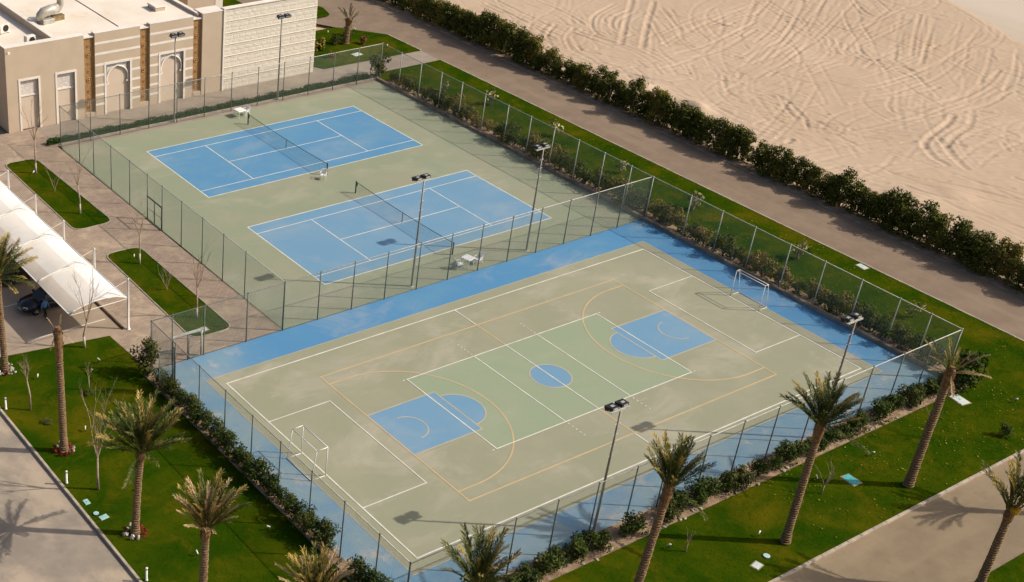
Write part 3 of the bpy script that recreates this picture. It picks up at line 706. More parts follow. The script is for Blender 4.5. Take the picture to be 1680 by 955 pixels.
# ------------------------------------------------------------------ floodlight poles
def pole(label, x, y, h, face, two_tone='lamp_black'):
    root = thing('floodlight_pole', label, 'light pole', (x, y, 0), face, 'floodlight poles around the courts')
    MB().lathe([(.10, 0), (.10, .02), (.085, .05), (.075, h * .5), (.055, h)], 10).build('pole', 'pole', root, True)
    MB().bbox(-.17, -.17, 0, .17, .17, .03, .01).build('base_plate', 'galv', root)
    MB().box(-.72, -.035, h - .02, .72, .035, h + .06).build('cross_arm', 'galv', root)
    for k in range(4):
        zz = h - .9 - k * .75
        MB().tube([(-.22, 0, zz), (.22, 0, zz)], .016, 5).build('step_rung', 'galv', root)
    for s in (-1, 1):
        b = MB()      # tapered housing, tilted to shine on +y
        prof = [(-.30, -.10), (.30, -.10), (.30, .26), (-.30, .26)]
        b.add([(-.28, -.02, .0), (.28, -.02, .0), (.33, .40, -.14), (-.33, .40, -.14), (-.24, -.02, .20), (.24, -.02, .20), (.33, .52, .12), (-.33, .52, .12)],
              [(0, 3, 2, 1), (4, 5, 6, 7), (0, 1, 5, 4), (1, 2, 6, 5), (2, 3, 7, 6), (3, 0, 4, 7)])
        hd = b.build('floodlight', two_tone, root); hd.location = (s * .40, .08, h + .08)
        MB().add([(-.29, .405, -.125), (.29, .405, -.125), (.29, .518, .10), (-.29, .518, .10)], [(0, 1, 2, 3)]).build('lens', 'lamp_glass', hd)
        MB().box(-.16, -.06, .05, .16, -.022, .15).build('ballast_panel', 'galv', hd)
        MB().box(-.12, .12, .176, .12, .30, .186).build('lid_plate', 'lamp_glass', hd)
        MB().tube([(-.36, .12, .05), (-.36, .0, -.06), (.36, .0, -.06), (.36, .12, .05)], .018, 5).build('yoke', 'galv', hd)
    return root
pole('tall twin floodlight pole by the divider fence, near the tennis net', 5.66, -31.74, 8.95, 0)
pole('twin floodlight pole by the divider fence, in front of the table and chairs end', 17.69, -31.64, 8.95, 0)
pole('twin floodlight pole in front of the banded arch windows', 5.8, 4.95, 8.7, math.pi)
pole('twin floodlight pole in front of the white stone wall', 17.87, 4.95, 8.7, math.pi)
pole('twin floodlight pole rising from the south fence west of midcourt', -3.3, -59.85, 8.6, 0)
pole('twin floodlight pole rising from the south fence near the east goal', 16.4, -60.5, 8.9, 0)

# ------------------------------------------------------------------ tennis nets
def net(label, x, y0, y1):
    root = thing('tennis_net', label, 'tennis net', (x, y0, 0), -math.pi / 2); L = y0 - y1
    for t_ in (0, L):
        q = MB().lathe([(.06, 0), (.06, 1.10), (.045, 1.14)], 10).build('net_post', 'net_post', root, True); q.location = (t_, 0, 0)
    MB().tube([(.0, .11, .62), (.0, .11, .95)], .05, 8).build('winder', 'net_post', root)
    n = 24; v = []; f = []; band = MB()
    top = lambda u: .914 + .15 * (2 * u - 1) ** 2
    for i in range(n + 1):
        u = i / n; v += [(u * L, 0, .03), (u * L, 0, top(u))]
    for i in range(n): f.append((2 * i, 2 * i + 2, 2 * i + 3, 2 * i + 1))
    MB().add(v, f).build('net_mesh', 'tennis_net', root)
    bv = []; bf = []
    for i in range(n + 1):
        u = i / n; z = top(u)
        for (dy, dz) in ((-.015, -.02), (.015, -.02), (.015, .02), (-.015, .02)): bv.append((u * L, dy, z + dz))
    for i in range(n):
        for k in range(4): bf.append((4 * i + k, 4 * i + 4 + k, 4 * i + 4 + (k + 1) % 4, 4 * i + (k + 1) % 4))
    MB().add(bv, bf).build('top_band', 'net_post', root)
    MB().box(L / 2 - .02, -.02, 0, L / 2 + .02, .025, .93).build('centre_strap', 'net_post', root)
net('dark tennis net of the court beside the building', 11.80, 1.05, -12.02)
net('dark tennis net of the court beside the divider fence', 11.82, -16.3, -29.3)

# ------------------------------------------------------------------ plastic furniture
def chair(label, x, y, rz, z=0.0, tilt=None):
    root = thing('plastic_chair', label, 'chair', (x, y, z), rz)
    if tilt: root.rotation_euler = (tilt[0], tilt[1], rz)
    for sx in (-1, 1):
        for sy in (-1, 1):
            MB().tube([(sx * .25, sy * .25, .0), (sx * .21, sy * .21, .43)], [.022, .03], 6).build('leg', 'plastic_white', root)
        MB().tube([(sx * .24, -.24, .42), (sx * .28, -.20, .64), (sx * .28, .14, .66), (sx * .25, .24, .62)], .026, 6).build('armrest', 'plastic_white', root)
    MB().bbox(-.24, -.25, .41, .24, .24, .45, .015).build('seat', 'plastic_white', root)
    mb = MB(); n = 8
    for i in range(n):       # curved back with slots
        a = -0.55 + 1.1 * i / (n - 1); xx = .42 * math.sin(a); yy = .26 - .10 * (1 - math.cos(a)) * 3
        mb.tube([(xx * .92, yy - .02, .44), (xx, yy + .10, .84)], .024, 5)
    mb.tube([(.42 * math.sin(-.6 + 1.2 * i / 8), .36 - .30 * (1 - math.cos(-.6 + 1.2 * i / 8)), .86) for i in range(9)], .03, 6)
    mb.tube([(.40 * math.sin(-.6 + 1.2 * i / 8), .30 - .30 * (1 - math.cos(-.6 + 1.2 * i / 8)), .64) for i in range(9)], .03, 6)
    mb.build('backrest', 'plastic_white', root)
    return root
def table(label, x, y, rz, s=.85):
    root = thing('plastic_table', label, 'table', (x, y, 0), rz); h = s / 2
    MB().bbox(-h, -h, .68, h, h, .73, .02).build('table_top', 'plastic_white', root)
    MB().box(-h + .06, -h + .06, .61, h - .06, h - .06, .678).build('apron', 'plastic_white', root)
    for sx in (-1, 1):
        for sy in (-1, 1): MB().tube([(sx * (h - .06), sy * (h - .06), 0), (sx * (h - .1), sy * (h - .1), .62)], [.026, .036], 6).build('leg', 'plastic_white', root)
table('white plastic table beside the net by the building', 12.15, 3.1, .1, .95)
chair('white plastic chair behind the table at the net by the building', 12.95, 3.15, -1.35)
chair('white plastic chair alone by the net post between the tennis courts', 10.95, -12.65, -.9)
table('white plastic table inside the divider fence', 11.7, -31.25, .25)
chair('white plastic chair west of the table at the divider fence', 10.75, -31.35, 1.3)
chair('white plastic chair east of the table at the divider fence', 12.65, -31.45, -1.4)

# ------------------------------------------------------------------ goals
def goal(label, x, y0, y1, s, db, dt, h):
    root = thing('football_goal', label, 'goal', (x, (y0 + y1) / 2, 0)); w = abs(y0 - y1) / 2; r = .034; m = 'white_metal'
    for q in (-1, 1):
        MB().tube([(0, q * w, 0), (0, q * w, h)], r, 10).build('goal_post', m, root, True)
        MB().tube([(s * db, q * w, .03), (s * dt, q * w, h)], r * .8, 8).build('rear_stay', m, root, True)
        MB().tube([(0, q * w, .035), (s * db, q * w, .035)], r * .8, 8).build('ground_bar', m, root, True)
        MB().tube([(0, q * w, h), (s * dt, q * w, h)], r * .8, 8).build('top_bar', m, root, True)
    MB().tube([(0, -w - r, h), (0, w + r, h)], r, 10).build('crossbar', m, root, True)
    MB().tube([(s * dt, -w, h), (s * dt, w, h)], r * .8, 8).build('rear_top_bar', m, root, True)
    MB().tube([(s * db, -w, .035), (s * db, w, .035)], r * .8, 8).build('rear_ground_bar', m, root, True)
goal('white five-a-side goal frame at the hedge end of the court', 26.55, -44.9, -47.55, 1, .95, .36, 2.18)
goal('white five-a-side goal frame at the palm lawn end of the court', -14.05, -45.17, -47.78, -1, 1.08, .80, 2.18)

# ------------------------------------------------------------------ building
bld = thing('building', 'beige flat-roofed building with white arched blind windows and brown lattice strips', 'building', (0, 0, 0))
Y0, YB, ZT = 9.8, 10.28, 8.28
def P(name, m, *boxes, parent=bld, bev=False):
    b = MB()
    for q in boxes: (b.bbox if bev else b.box)(*q)
    return b.build(name, m, parent)
P('block', 'stucco', (-9.4, YB, 0, -4.3, 26, 7.55), (-4.3, YB, 0, 11.72, 26, 8.0))
def wall_with_opening(x0, x1, ox0, ox1, oz, zt=ZT):
    return [(x0, Y0, 0, ox0, YB + .002, zt), (ox1, Y0, 0, x1, YB + .002, zt), (ox0, Y0, oz, ox1, YB + .002, zt)]
P('wall', 'stucco', (-9.4, Y0, 0, -8.02, YB, ZT), (-6.18, Y0, 0, -4.24, YB, ZT), (-2.40, Y0, 0, -1.35, YB, ZT), (-8.02, Y0, 4.92, -6.18, YB, ZT), (-4.24, Y0, 4.92, -2.40, YB, ZT))
for (a, b, o0, o1) in ((-.20, 4.70, .98, 3.56), (5.80, 10.70, 6.98, 9.6)):
    P('wall', 'stucco', (a, Y0, 0, o0, YB, ZT), (o1, Y0, 0, b, YB, ZT), (o0, Y0, 5.02, o1, YB, ZT))
    for zc in (7.27, 6.22, 5.13, 4.08, 3.06, 2.10, 1.12):
        if zc > 5.3: P('white_band', 'trim_white', (a - .004, Y0 - .02, zc - .11, b + .004, Y0 + .05, zc + .11))
        else:
            P('white_band', 'trim_white', (a - .004, Y0 - .02, zc - .11, o0 - .22, Y0 + .05, zc + .11))
            P('white_band', 'trim_white', (o1 + .22, Y0 - .02, zc - .11, b + .004, Y0 + .05, zc + .11))
P('parapet', 'stucco', (-9.4, YB, 7.55, -9.1, 26, ZT), (-9.1, YB, 7.55, -1.35, YB + .25, ZT - .004), (11.42, YB, 8.0, 11.72, 26, ZT + .06), (-.2, YB, 8.0, 4.7, YB + .2, ZT - .004), (5.8, YB, 8.0, 10.7, YB + .2, ZT - .004))
P('parapet_cap', 'trim_white', (-9.42, Y0 - .02, ZT, -1.33, Y0 + .7, ZT + .05), (-.22, Y0 - .02, ZT, 4.72, Y0 + .7, ZT + .05), (5.78, Y0 - .02, ZT, 10.72, Y0 + .7, ZT + .05), (11.38, YB + .3, ZT + .06, 11.76, 26, ZT + .12), (-9.44, Y0 + .7, ZT, -9.06, 26, ZT + .05))
P('upstand', 'stucco', (-4.32, YB + .25, 7.5, -4.0, 26, 8.30))
P('upstand_cap', 'trim_white', (-4.36, YB + .25, 8.30, -3.9, 26, 8.35))
P('roof_deck', 'roof', (-9.1, YB + .25, 7.5, -4.32, 26, 7.58))
P('roof_deck', 'roof', (-4.0, YB + .2, 7.98, 11.42, 26, 8.06))
P('roof_dark_strip', 'near_black', (3.0, YB + .2, 8.06, 3.14, 26, 8.075))  # thin near-black strip running front to back over the deck
# blind windows with lattice transom
for x0, x1 in ((-8.02, -6.18), (-4.24, -2.40)):
    wdw = P('blind_window', 'stucco_panel', (x0, Y0 + .26, 0, x1, Y0 + .44, 3.28))
    P('window_frame', 'trim_white', (x0 - .2, Y0 - .05, 0, x0, Y0 + .10, 5.12), (x1, Y0 - .05, 0, x1 + .2, Y0 + .10, 5.12), (x0, Y0 - .05, 4.92, x1, Y0 + .10, 5.12), parent=wdw)
    P('transom', 'trim_white', (x0, Y0 + .18, 3.28, x1, Y0 + .44, 3.42), parent=wdw)
    P('lattice_panel', 'white_lattice', (x0, Y0 + .24, 3.42, x1, Y0 + .44, 4.92), parent=wdw)
# arched windows
for x0, x1 in ((.98, 3.56), (6.98, 9.60)):
    cx, hw = (x0 + x1) / 2, (x1 - x0) / 2; zt = 5.02
    wdw = P('arched_window', 'stucco_panel', (x0, Y0 + .30, 0, x1, Y0 + .46, zt))
    P('window_frame', 'trim_white', (x0 - .22, Y0 - .05, 0, x0, Y0 + .10, 5.26), (x1, Y0 - .05, 0, x1 + .22, Y0 + .10, 5.26), (x0, Y0 - .05, 5.02, x1, Y0 + .10, 5.26), parent=wdw)
    r = hw - .13; arch = []
    zc = 3.45
    for i in range(25):     # horseshoe curve with a slight point
        a = math.radians(-18 + (216) * i / 24)
        px = cx + r * math.cos(a); pz = zc + r * math.sin(a) * 1.02 + max(0, .10 - abs(px - cx) * .35)
        arch.append((px, pz))
    v = []; f = []
    full = arch
    yf = Y0 + .20
    for (px, pz) in full:
        tx = x1 if px > cx else x0
        v += [(px, yf, pz), (px, yf, zt)]
    for i in range(len(full) - 1): f.append((2 * i, 2 * i + 1, 2 * i + 3, 2 * i + 2))
    sp = MB().add(v, f)
    for sgn in (0, 1):
        ex = full[0][0] if sgn == 0 else full[-1][0]; ez = full[0][1]
        sp.box(min(ex, x1 if sgn == 0 else x0), yf, ez, max(ex, x1 if sgn == 0 else x0), yf + .02, zt)
    sp.build('spandrel_lattice', 'white_lattice', wdw)
    MB().tube([(px, yf - .03, pz) for px, pz in full], .085, 8).build('arch_moulding', 'trim_white', wdw, True)
    for ex in (full[0][0], full[-1][0]): P('impost', 'trim_white', (ex - .14, yf - .10, full[0][1] - .16, ex + .14, yf + .06, full[0][1]), parent=wdw)
# recessed brown lattice strips
ring = MB()
for i in range(16):
    a, b = 2 * math.pi * i / 16, 2 * math.pi * (i + 1) / 16
ros = MB().tube([(.27 * math.cos(2 * math.pi * i / 16), 0, .27 * math.sin(2 * math.pi * i / 16)) for i in range(17)], .05, 6).lathe([(.12, -.05), (.10, .04), (.02, .06)], 10, axis='y').mesh('rosette', 'gold_trim', True)
for x0, x1 in ((-1.35, -.20), (4.70, 5.80), (10.70, 11.72)):
    st = P('lattice_strip', 'gold_lattice', (x0, Y0 + .26, .4, x1, YB + .01, 7.92))
    P('strip_border', 'gold_trim', (x0, Y0 + .20, .4, x0 + .09, Y0 + .262, 7.92), (x1 - .09, Y0 + .20, .4, x1, Y0 + .262, 7.92), parent=st)
    P('strip_sill', 'stucco', (x0, Y0 + .04, 0, x1, YB, .4)); P('strip_cap', 'trim_white', (x0, Y0 + .1, 7.92, x1, YB + .2, 8.04))
    for k, zz in enumerate((.95, 1.75, 2.55, 3.7, 4.55, 5.35, 6.2, 7.1)): put('rosette', ros, st, ((x0 + x1) / 2, Y0 + .24, zz), scale=.55 if k % 3 else .85)
P('pier', 'stucco', (11.76, Y0, 0, 14.18, 11.4, 8.40)); P('pier_cap', 'trim_white', (11.72, Y0 - .03, 8.40, 14.18, 11.44, 8.48))
P('rear_wing', 'stucco', (14.6, 17.5, 0, 18.0, 40, 8.2)); P('rear_wing_corner', 'trim_white', (18.0, 17.46, 0, 18.9, 40, 8.3))
P('courtyard_wall', 'dark_kerb', (11.78, 26, 0, 14.6, 26.4, 7.0))  # dark brown here puts the courtyard's shade into the wall colour
# freestanding white stone wall
sw = thing('stone_wall', 'tall screen wall of rough white stone courses beside the beige building', 'wall', (14.2, 9.75, 0))
MB().box(.02, .10, 0, 11.53, .55, 8.5).build('wall_core', 'mortar', sw)
MB().bbox(-.02, -.03, 8.5, 11.58, .58, 8.60, .02).build('coping', 'trim_white', sw)
MB().box(-.03, -.06, 0, .14, .09, 8.5).build('edge_strip', 'trim_white', sw)
for j in range(7):
    MB().add([(.14, .10, j * 1.214 + 1.214 - .10), (11.53, .10, j * 1.214 + 1.214 - .10), (11.53, .0, j * 1.214 + 1.214 - .05), (.14, .0, j * 1.214 + 1.214 - .05), (.14, .09, j * 1.214 + 1.214), (11.53, .09, j * 1.214 + 1.214)], [(0, 1, 2, 3), (3, 2, 5, 4)]).build('ledge', 'stone', sw)
stones = []
def stone_mesh(w, h, seed):
    r2 = random.Random(seed); nx, nz = 5, 4; v = []; f = []
    for j in range(nz + 1):
        for i in range(nx + 1):
            e = i in (0, nx) or j in (0, nz)
            v.append((w * i / nx, (.006 if e else 0) - (0 if e else r2.uniform(.0, .024)), h * j / nz))
    for j in range(nz):
        for i in range(nx): a = j * (nx + 1) + i; f.append((a, a + 1, a + nx + 2, a + nx + 1))
    return MB().add(v, f).mesh('stone', 'stone')
course_h = 8.5 / 21
for j in range(21):
    x = .14; k = 0
    while x < 11.5:
        w = rng.choice([.7, .85, 1.0, 1.1]); w = min(w, 11.53 - x)
        if 11.53 - (x + w) < .3: w = 11.53 - x
        key = (round(w, 2), rng.randrange(3)); me = next((m_ for kk, m_ in stones if kk == key), None)
        if me is None: me = stone_mesh(key[0] - .005, course_h - .006, hash(key) % 9999); stones.append((key, me))
        put('stone', me, sw, (x + .0025, .085 + rng.uniform(-.006, .006), j * course_h + .003)); x += w

# roof plant
def roof_duct():
    root = thing('roof_exhaust', 'round metal exhaust duct with curved hood on the white roof', 'roof vent', (-2.5, 15.4, 8.06), .15)
    MB().bbox(-.75, -.6, 0, .55, .6, .45, .03).build('plinth', 'ac_metal', root)
    n = 10; q = [(-.6 + .12 * i, 0, .75 + .22 * math.sin(i / n * 1.5)) for i in range(n + 1)]
    MB().tube([(-.95, 0, .35), (-.75, 0, .75), (-.3, 0, 1.05), (.5, 0, 1.15), (1.3, 0, 1.2)], [.28, .42, .5, .5, .46], 14).build('duct', 'ac_metal', root, True)
    MB().tube([(1.3 + .35 * math.sin(a), 0, 1.25 + .55 - .9 * math.cos(a) * .7) for a in [i * .26 for i in range(11)]], [.34] * 11, 12).build('hood', 'ac_metal', root, True)
    MB().box(.6, -.3, 0, 1.9, .3, .5).build('motor_frame', 'duct_gold', root)
    MB().lathe([(.22, 0), (.24, .3), (.1, .38)], 10, 1.7, .4).build('motor', 'duct_gold', root)
roof_duct()
def ac_unit(label, x, y, z, rz):
    root = thing('air_conditioner', label, 'air conditioner', (x, y, z), rz, 'air conditioners on the roof')
    MB().bbox(-.5, -.25, .1, .5, .25, .95, .03).build('cabinet', 'trim_white', root)
    MB().lathe([(.33, -.27), (.33, -.25), (.08, -.24)], 16, 0, 0, axis='y').build('fan_grille', 'lamp_black', root).location = (.1, 0, .52)
    for s in (-1, 1): MB().box(s * .4 - .04, -.28, 0, s * .4 + .04, .28, .1).build('foot', 'ac_metal', root)
ac_unit('white outdoor air conditioner in the middle of the lower roof', -6.9, 15.7, 7.58, .2)
ac_unit('white outdoor air conditioner close behind the lower roof parapet', -6.1, 11.5, 7.58, .2)
hb = thing('roof_hatch', 'low white box hatch on the roof near the east parapet', 'roof hatch', (9.0, 14.2, 8.06)); MB().bbox(-.55, -.8, 0, .55, .8, .4, .02).build('hatch_box', 'stucco', hb); MB().bbox(-.62, -.87, .4, .62, .87, .5, .03).build('hatch_lid', 'trim_white', hb)
cm = thing('wall_lamp', 'small lamp on a bracket at the roof corner of the building', 'lamp', (-9.2, Y0 - .02, 7.85)); MB().tube([(0, 0, 0), (0, -.3, .1)], .03, 6).build('bracket', 'ac_metal', cm); MB().bbox(-.12, -.5, .02, .12, -.25, .2, .03).build('lamp_head', 'trim_white', cm)

# ------------------------------------------------------------------ foliage
def leaf_mesh(name, seed, h, rx, ry, n, leaf, mat, lumps=12, base=.12, spread=1.0, lump_r=1.0):
    r = np.random.default_rng(seed)
    c = np.zeros((lumps, 3)); rad = np.zeros(lumps)
    for i in range(lumps):
        u = i / lumps; zz = base + (h - base) * ((.15 if base > .05 else .04) + (.78 if base > .05 else .86) * ((i * .618) % 1))
        k = math.sin(math.pi * (.18 + .72 * (zz / h))) ** .6 if base > .05 else (1.0 - .55 * (zz / h) ** 3); a = r.uniform(0, 6.28); q = r.uniform(.15, .75) * spread
        c[i] = (math.cos(a) * rx * q * k, math.sin(a) * ry * q * k, zz); rad[i] = r.uniform(.22, .42) * min(h, (rx + ry)) * .75 * lump_r
    w = rad ** 2; pick = r.choice(lumps, n, p=w / w.sum())
    d = r.normal(size=(n, 3)); d /= np.linalg.norm(d, axis=1)[:, None]
    p = c[pick] + d * (rad[pick] * r.uniform(.45, 1.08, n) ** .6)[:, None]
    ok = p[:, 2] > .02; p, d = p[ok], d[ok]; n = len(p)
    nrm = d * 1.2 + r.normal(size=(n, 3)) * .6 + np.array([0, 0, .35]); nrm /= np.linalg.norm(nrm, axis=1)[:, None]
    a = np.cross(nrm, r.normal(size=(n, 3))); a /= np.linalg.norm(a, axis=1)[:, None]; b = np.cross(nrm, a)
    s = (leaf * r.uniform(.6, 1.35, n))[:, None]
    v = np.stack([p - a * s * .9, p - b * s * .45, p + a * s * .9, p + b * s * .45], 1).reshape(-1, 3)
    q = np.arange(4 * n).reshape(-1, 4)
    me = bpy.data.meshes.new(name); me.from_pydata(v.tolist(), [], q.tolist()); me.materials.append(MAT[mat])
    at = me.attributes.new('rnd', 'FLOAT', 'POINT'); at.data.foreach_set('value', np.repeat(r.random(n) ** 1.4, 4)); return me
def stem_mesh(seed, h, rx, mat='bark', n=6):
    r = random.Random(seed); b = MB()
    for i in range(n):
        a = r.uniform(0, 6.28); q = r.uniform(.2, .6) * rx
        b.tube([(math.cos(a) * .05, math.sin(a) * .05, -.05), (math.cos(a) * q * .5, math.sin(a) * q * .5, h * .4), (math.cos(a) * q, math.sin(a) * q, h * r.uniform(.7, .9))], [.04, .03, .012], 5)
    return b.mesh('stem', mat)
def shrub_kind(tagn, k, h, r_, n, leaf, mat, **kw):
    return [(leaf_mesh('foliage', 100 * hash_(tagn) + i, h * (1 + .12 * ((i * 7) % 5 - 2) / 2), r_, r_ * .9, n, leaf, mat, **kw), stem_mesh(i, h, r_)) for i in range(k)]
def hash_(s): return sum(ord(c) * (i + 3) for i, c in enumerate(s)) % 991
def shrub(kinds, x, y, z, label, group, sc=1.0, name='shrub', cat='shrub', zs=1.0):
    f, s = rng.choice(kinds)
    root = thing(name, label, cat, (x, y, z), rng.uniform(0, 6.28), group); root.scale = (sc, sc, sc * zs)
    put('foliage', f, root); put('stem', s, root); return root

# the tall hedge along the sand
HK = shrub_kind('hedge', 8, 2.85, 1.15, 2300, .105, 'leaf_hedge', lumps=34, lump_r=.68, base=.0)
y = -60.0
while y < 30:
    big = 1.0 + .12 * math.sin(y * .23) + rng.uniform(-.14, .14)
    if rng.random() > .03:
        shrub(HK, 48.35 + rng.uniform(-.35, .35), y, -.05, 'tall dusty green bush in the long hedge between the road and the sand', 'bushes of the long roadside hedge', big, 'hedge_bush', 'bush', rng.uniform(.9, 1.12))
    y += rng.uniform(.62, .98)
# hedge irrigation wire rail
hr = thing('wire_rail', 'thin dark rail running through the tall hedge', 'rail', (49.2, -60, 0)); MB().tube([(0, 0, 1.95), (0, 90, 1.95)], .025, 5).build('rail', 'bark', hr)
for i in range(16): MB().tube([(0, 0, -.3), (0, 0, 1.97)], .03, 5).build('post', 'bark', hr, loc=(0, i * 6.0, 0))
# shrubs outside the west fence
WK = shrub_kind('west', 5, 1.45, .80, 900, .09, 'leaf_dark', lumps=13)
y = -32.6
shrub(WK, -18.15, -32.7, 0, 'bushy upright shrub at the corner of the west fence beside the gate', None, 1.45, 'shrub', 'shrub', 1.15)
y = -34.0
while y > -59.8:
    if not (-56.0 < y < -53.6): shrub(WK, -18.0 + rng.uniform(-.12, .12), y, 0, 'dark green shrub in the row outside the west fence', 'shrubs along the west fence', rng.uniform(.82, 1.12))
    y -= rng.uniform(.8, 1.1)
# shrubs outside the south fence
SK = shrub_kind('south', 5, 1.35, .80, 800, .095, 'leaf_dark', lumps=12)
for x in (-16.8, -15.4, -14.1, -12.6, -11.3, -10.0, -8.6, -7.5, -6.3, -4.9, -4.0, -2.3, -1.3, 1.4, 2.4, 3.7, 4.6, 5.6, 6.7, 7.8, 9.4, 10.9, 12.4, 13.3, 14.3, 15.3, 16.5, 17.5, 18.6, 19.7, 21.6, 22.7, 23.8, 25.1, 26.2, 27.4, 28.6):
    shrub(SK, x + rng.uniform(-.2, .2), -61.15 + rng.uniform(-.22, .2), 0, 'dark green shrub in the sandy bed outside the south fence', 'shrubs along the south fence', rng.uniform(.7, 1.2))
shrub(SK, 31.6, -61.0, 0, 'large dense shrub at the south-east fence corner behind the leaning palm', None, 1.75)
shrub(SK, 30.2, -61.6, 0, 'broad shrub just outside the south-east fence corner', None, 1.4)
# planting behind the east wall
EK = shrub_kind('east', 6, 1.35, .95, 750, .085, 'leaf_mixed', lumps=12)
y = 3.4
while y > -59.5:
    shrub(EK, 31.35 + rng.uniform(-.2, .35), y, .05, 'straggly shrub growing in the bed behind the low east wall', 'shrubs behind the east wall', rng.uniform(.75, 1.4)); y -= rng.uniform(.75, 1.2)
shrub(EK, 31.0, 5.2, 0, 'upright shrub at the north-east corner of the tennis fence', None, 1.8, zs=1.2)
# clipped low hedge
hedge = thing('clipped_hedge', 'low clipped green hedge in front of the arched building', 'hedge', (-7.4, 5.65, 0))
r = np.random.default_rng(5); n = 15000
p = np.stack([r.uniform(0, 37.3, n), r.normal(0, .17, n).clip(-.36, .36), np.zeros(n)], 1)
hh = .46 + .08 * np.sin(p[:, 0] * 1.3) + .06 * np.sin(p[:, 0] * 4.1); p[:, 2] = r.uniform(.15, 1, n) ** .5 * hh + r.normal(0, .04, n)
a = r.normal(size=(n, 3)); a /= np.linalg.norm(a, axis=1)[:, None]; b = np.cross(a, r.normal(size=(n, 3))); b /= np.linalg.norm(b, axis=1)[:, None]
s = (.075 * r.uniform(.6, 1.3, n))[:, None]
v = np.stack([p - a * s, p - b * s * .5, p + a * s, p + b * s * .5], 1).reshape(-1, 3)
me = bpy.data.meshes.new('foliage'); me.from_pydata(v.tolist(), [], np.arange(4 * n).reshape(-1, 4).tolist()); me.materials.append(MAT['leaf_low'])
me.attributes.new('rnd', 'FLOAT', 'POINT').data.foreach_set('value', np.repeat(r.random(n), 4)); put('foliage', me, hedge)
MB().box(0, -.2, -.02, 37.3, .2, .22).build('hedge_core', 'leaf_low', hedge)

# grass blades give the lawns a nap
def inpoly(px, py, pts):
    c = np.zeros(len(px), bool); n = len(pts)
    for i in range(n):
        (x0, y0), (x1, y1) = pts[i], pts[i - 1]
        c ^= ((y0 > py) != (y1 > py)) & (px < (x1 - x0) * (py - y0) / (y1 - y0 + 1e-12) + x0)
    return c
vs = []
r = np.random.default_rng(9)
for pts, z in LAWNS:
    xs = [q[0] for q in pts]; ys = [q[1] for q in pts]; A = (max(xs) - min(xs)) * (max(ys) - min(ys))
    n = int(A * 85); px = r.uniform(min(xs), max(xs), n); py = r.uniform(min(ys), max(ys), n); k = inpoly(px, py, pts); px, py = px[k], py[k]; n = len(px)
    a = r.uniform(0, 6.28, n); w = r.uniform(.02, .045, n); h = r.uniform(.012, .032, n); lx = r.normal(0, .055, n); ly = r.normal(0, .055, n)
    vs.append(np.stack([np.stack([px - np.cos(a) * w, py - np.sin(a) * w, np.full(n, z)], 1), np.stack([px + np.cos(a) * w, py + np.sin(a) * w, np.full(n, z)], 1), np.stack([px + lx, py + ly, z + h], 1)], 1).reshape(-1, 3))
v = np.concatenate(vs); n = len(v) // 3
me = bpy.data.meshes.new('grass'); me.vertices.add(len(v)); me.vertices.foreach_set('co', v.ravel()); me.loops.add(len(v)); me.loops.foreach_set('vertex_index', np.arange(len(v)))
me.polygons.add(n); me.polygons.foreach_set('loop_start', np.arange(0, 3 * n, 3)); me.polygons.foreach_set('loop_total', np.full(n, 3)); me.update(); me.materials.append(MAT['grass_blade'])
go = put('grass', me); go['kind'] = 'stuff'; go['label'] = 'short grass blades covering the lawns'; go['category'] = 'grass'

# dry fallen leaves on the east and south lawns
r = np.random.default_rng(31); n = 2600; k = r.random(n) < .6
px = np.where(k, r.uniform(31.9, 40.2, n), r.uniform(8, 40, n)); py = np.where(k, r.uniform(-61, 5, n), r.uniform(-67.8, -61.9, n))
cl = np.sin(px * .9 + 1.3) * np.sin(py * .33) + r.normal(0, .45, n); px, py = px[cl > .2], py[cl > .2]; n = len(px)
a = r.uniform(0, 6.28, n); w = r.uniform(.03, .085, n); z = .04
v = np.stack([np.stack([px + np.cos(a + q) * w * m_, py + np.sin(a + q) * w * m_, z + r.uniform(0, .04, n)], 1) for q, m_ in ((0, 1), (1.57, .5), (3.14, 1), (4.71, .5))], 1).reshape(-1, 3)
me = bpy.data.meshes.new('fallen_leaves'); me.from_pydata(v.tolist(), [], np.arange(4 * n).reshape(-1, 4).tolist()); me.materials.append(MAT['leaf_yellow'])
me.attributes.new('rnd', 'FLOAT', 'POINT').data.foreach_set('value', np.repeat(r.random(n), 4))
o = put('fallen_leaves', me); o['kind'] = 'stuff'; o['label'] = 'dry yellow leaves scattered over the roadside lawn'; o['category'] = 'leaves'

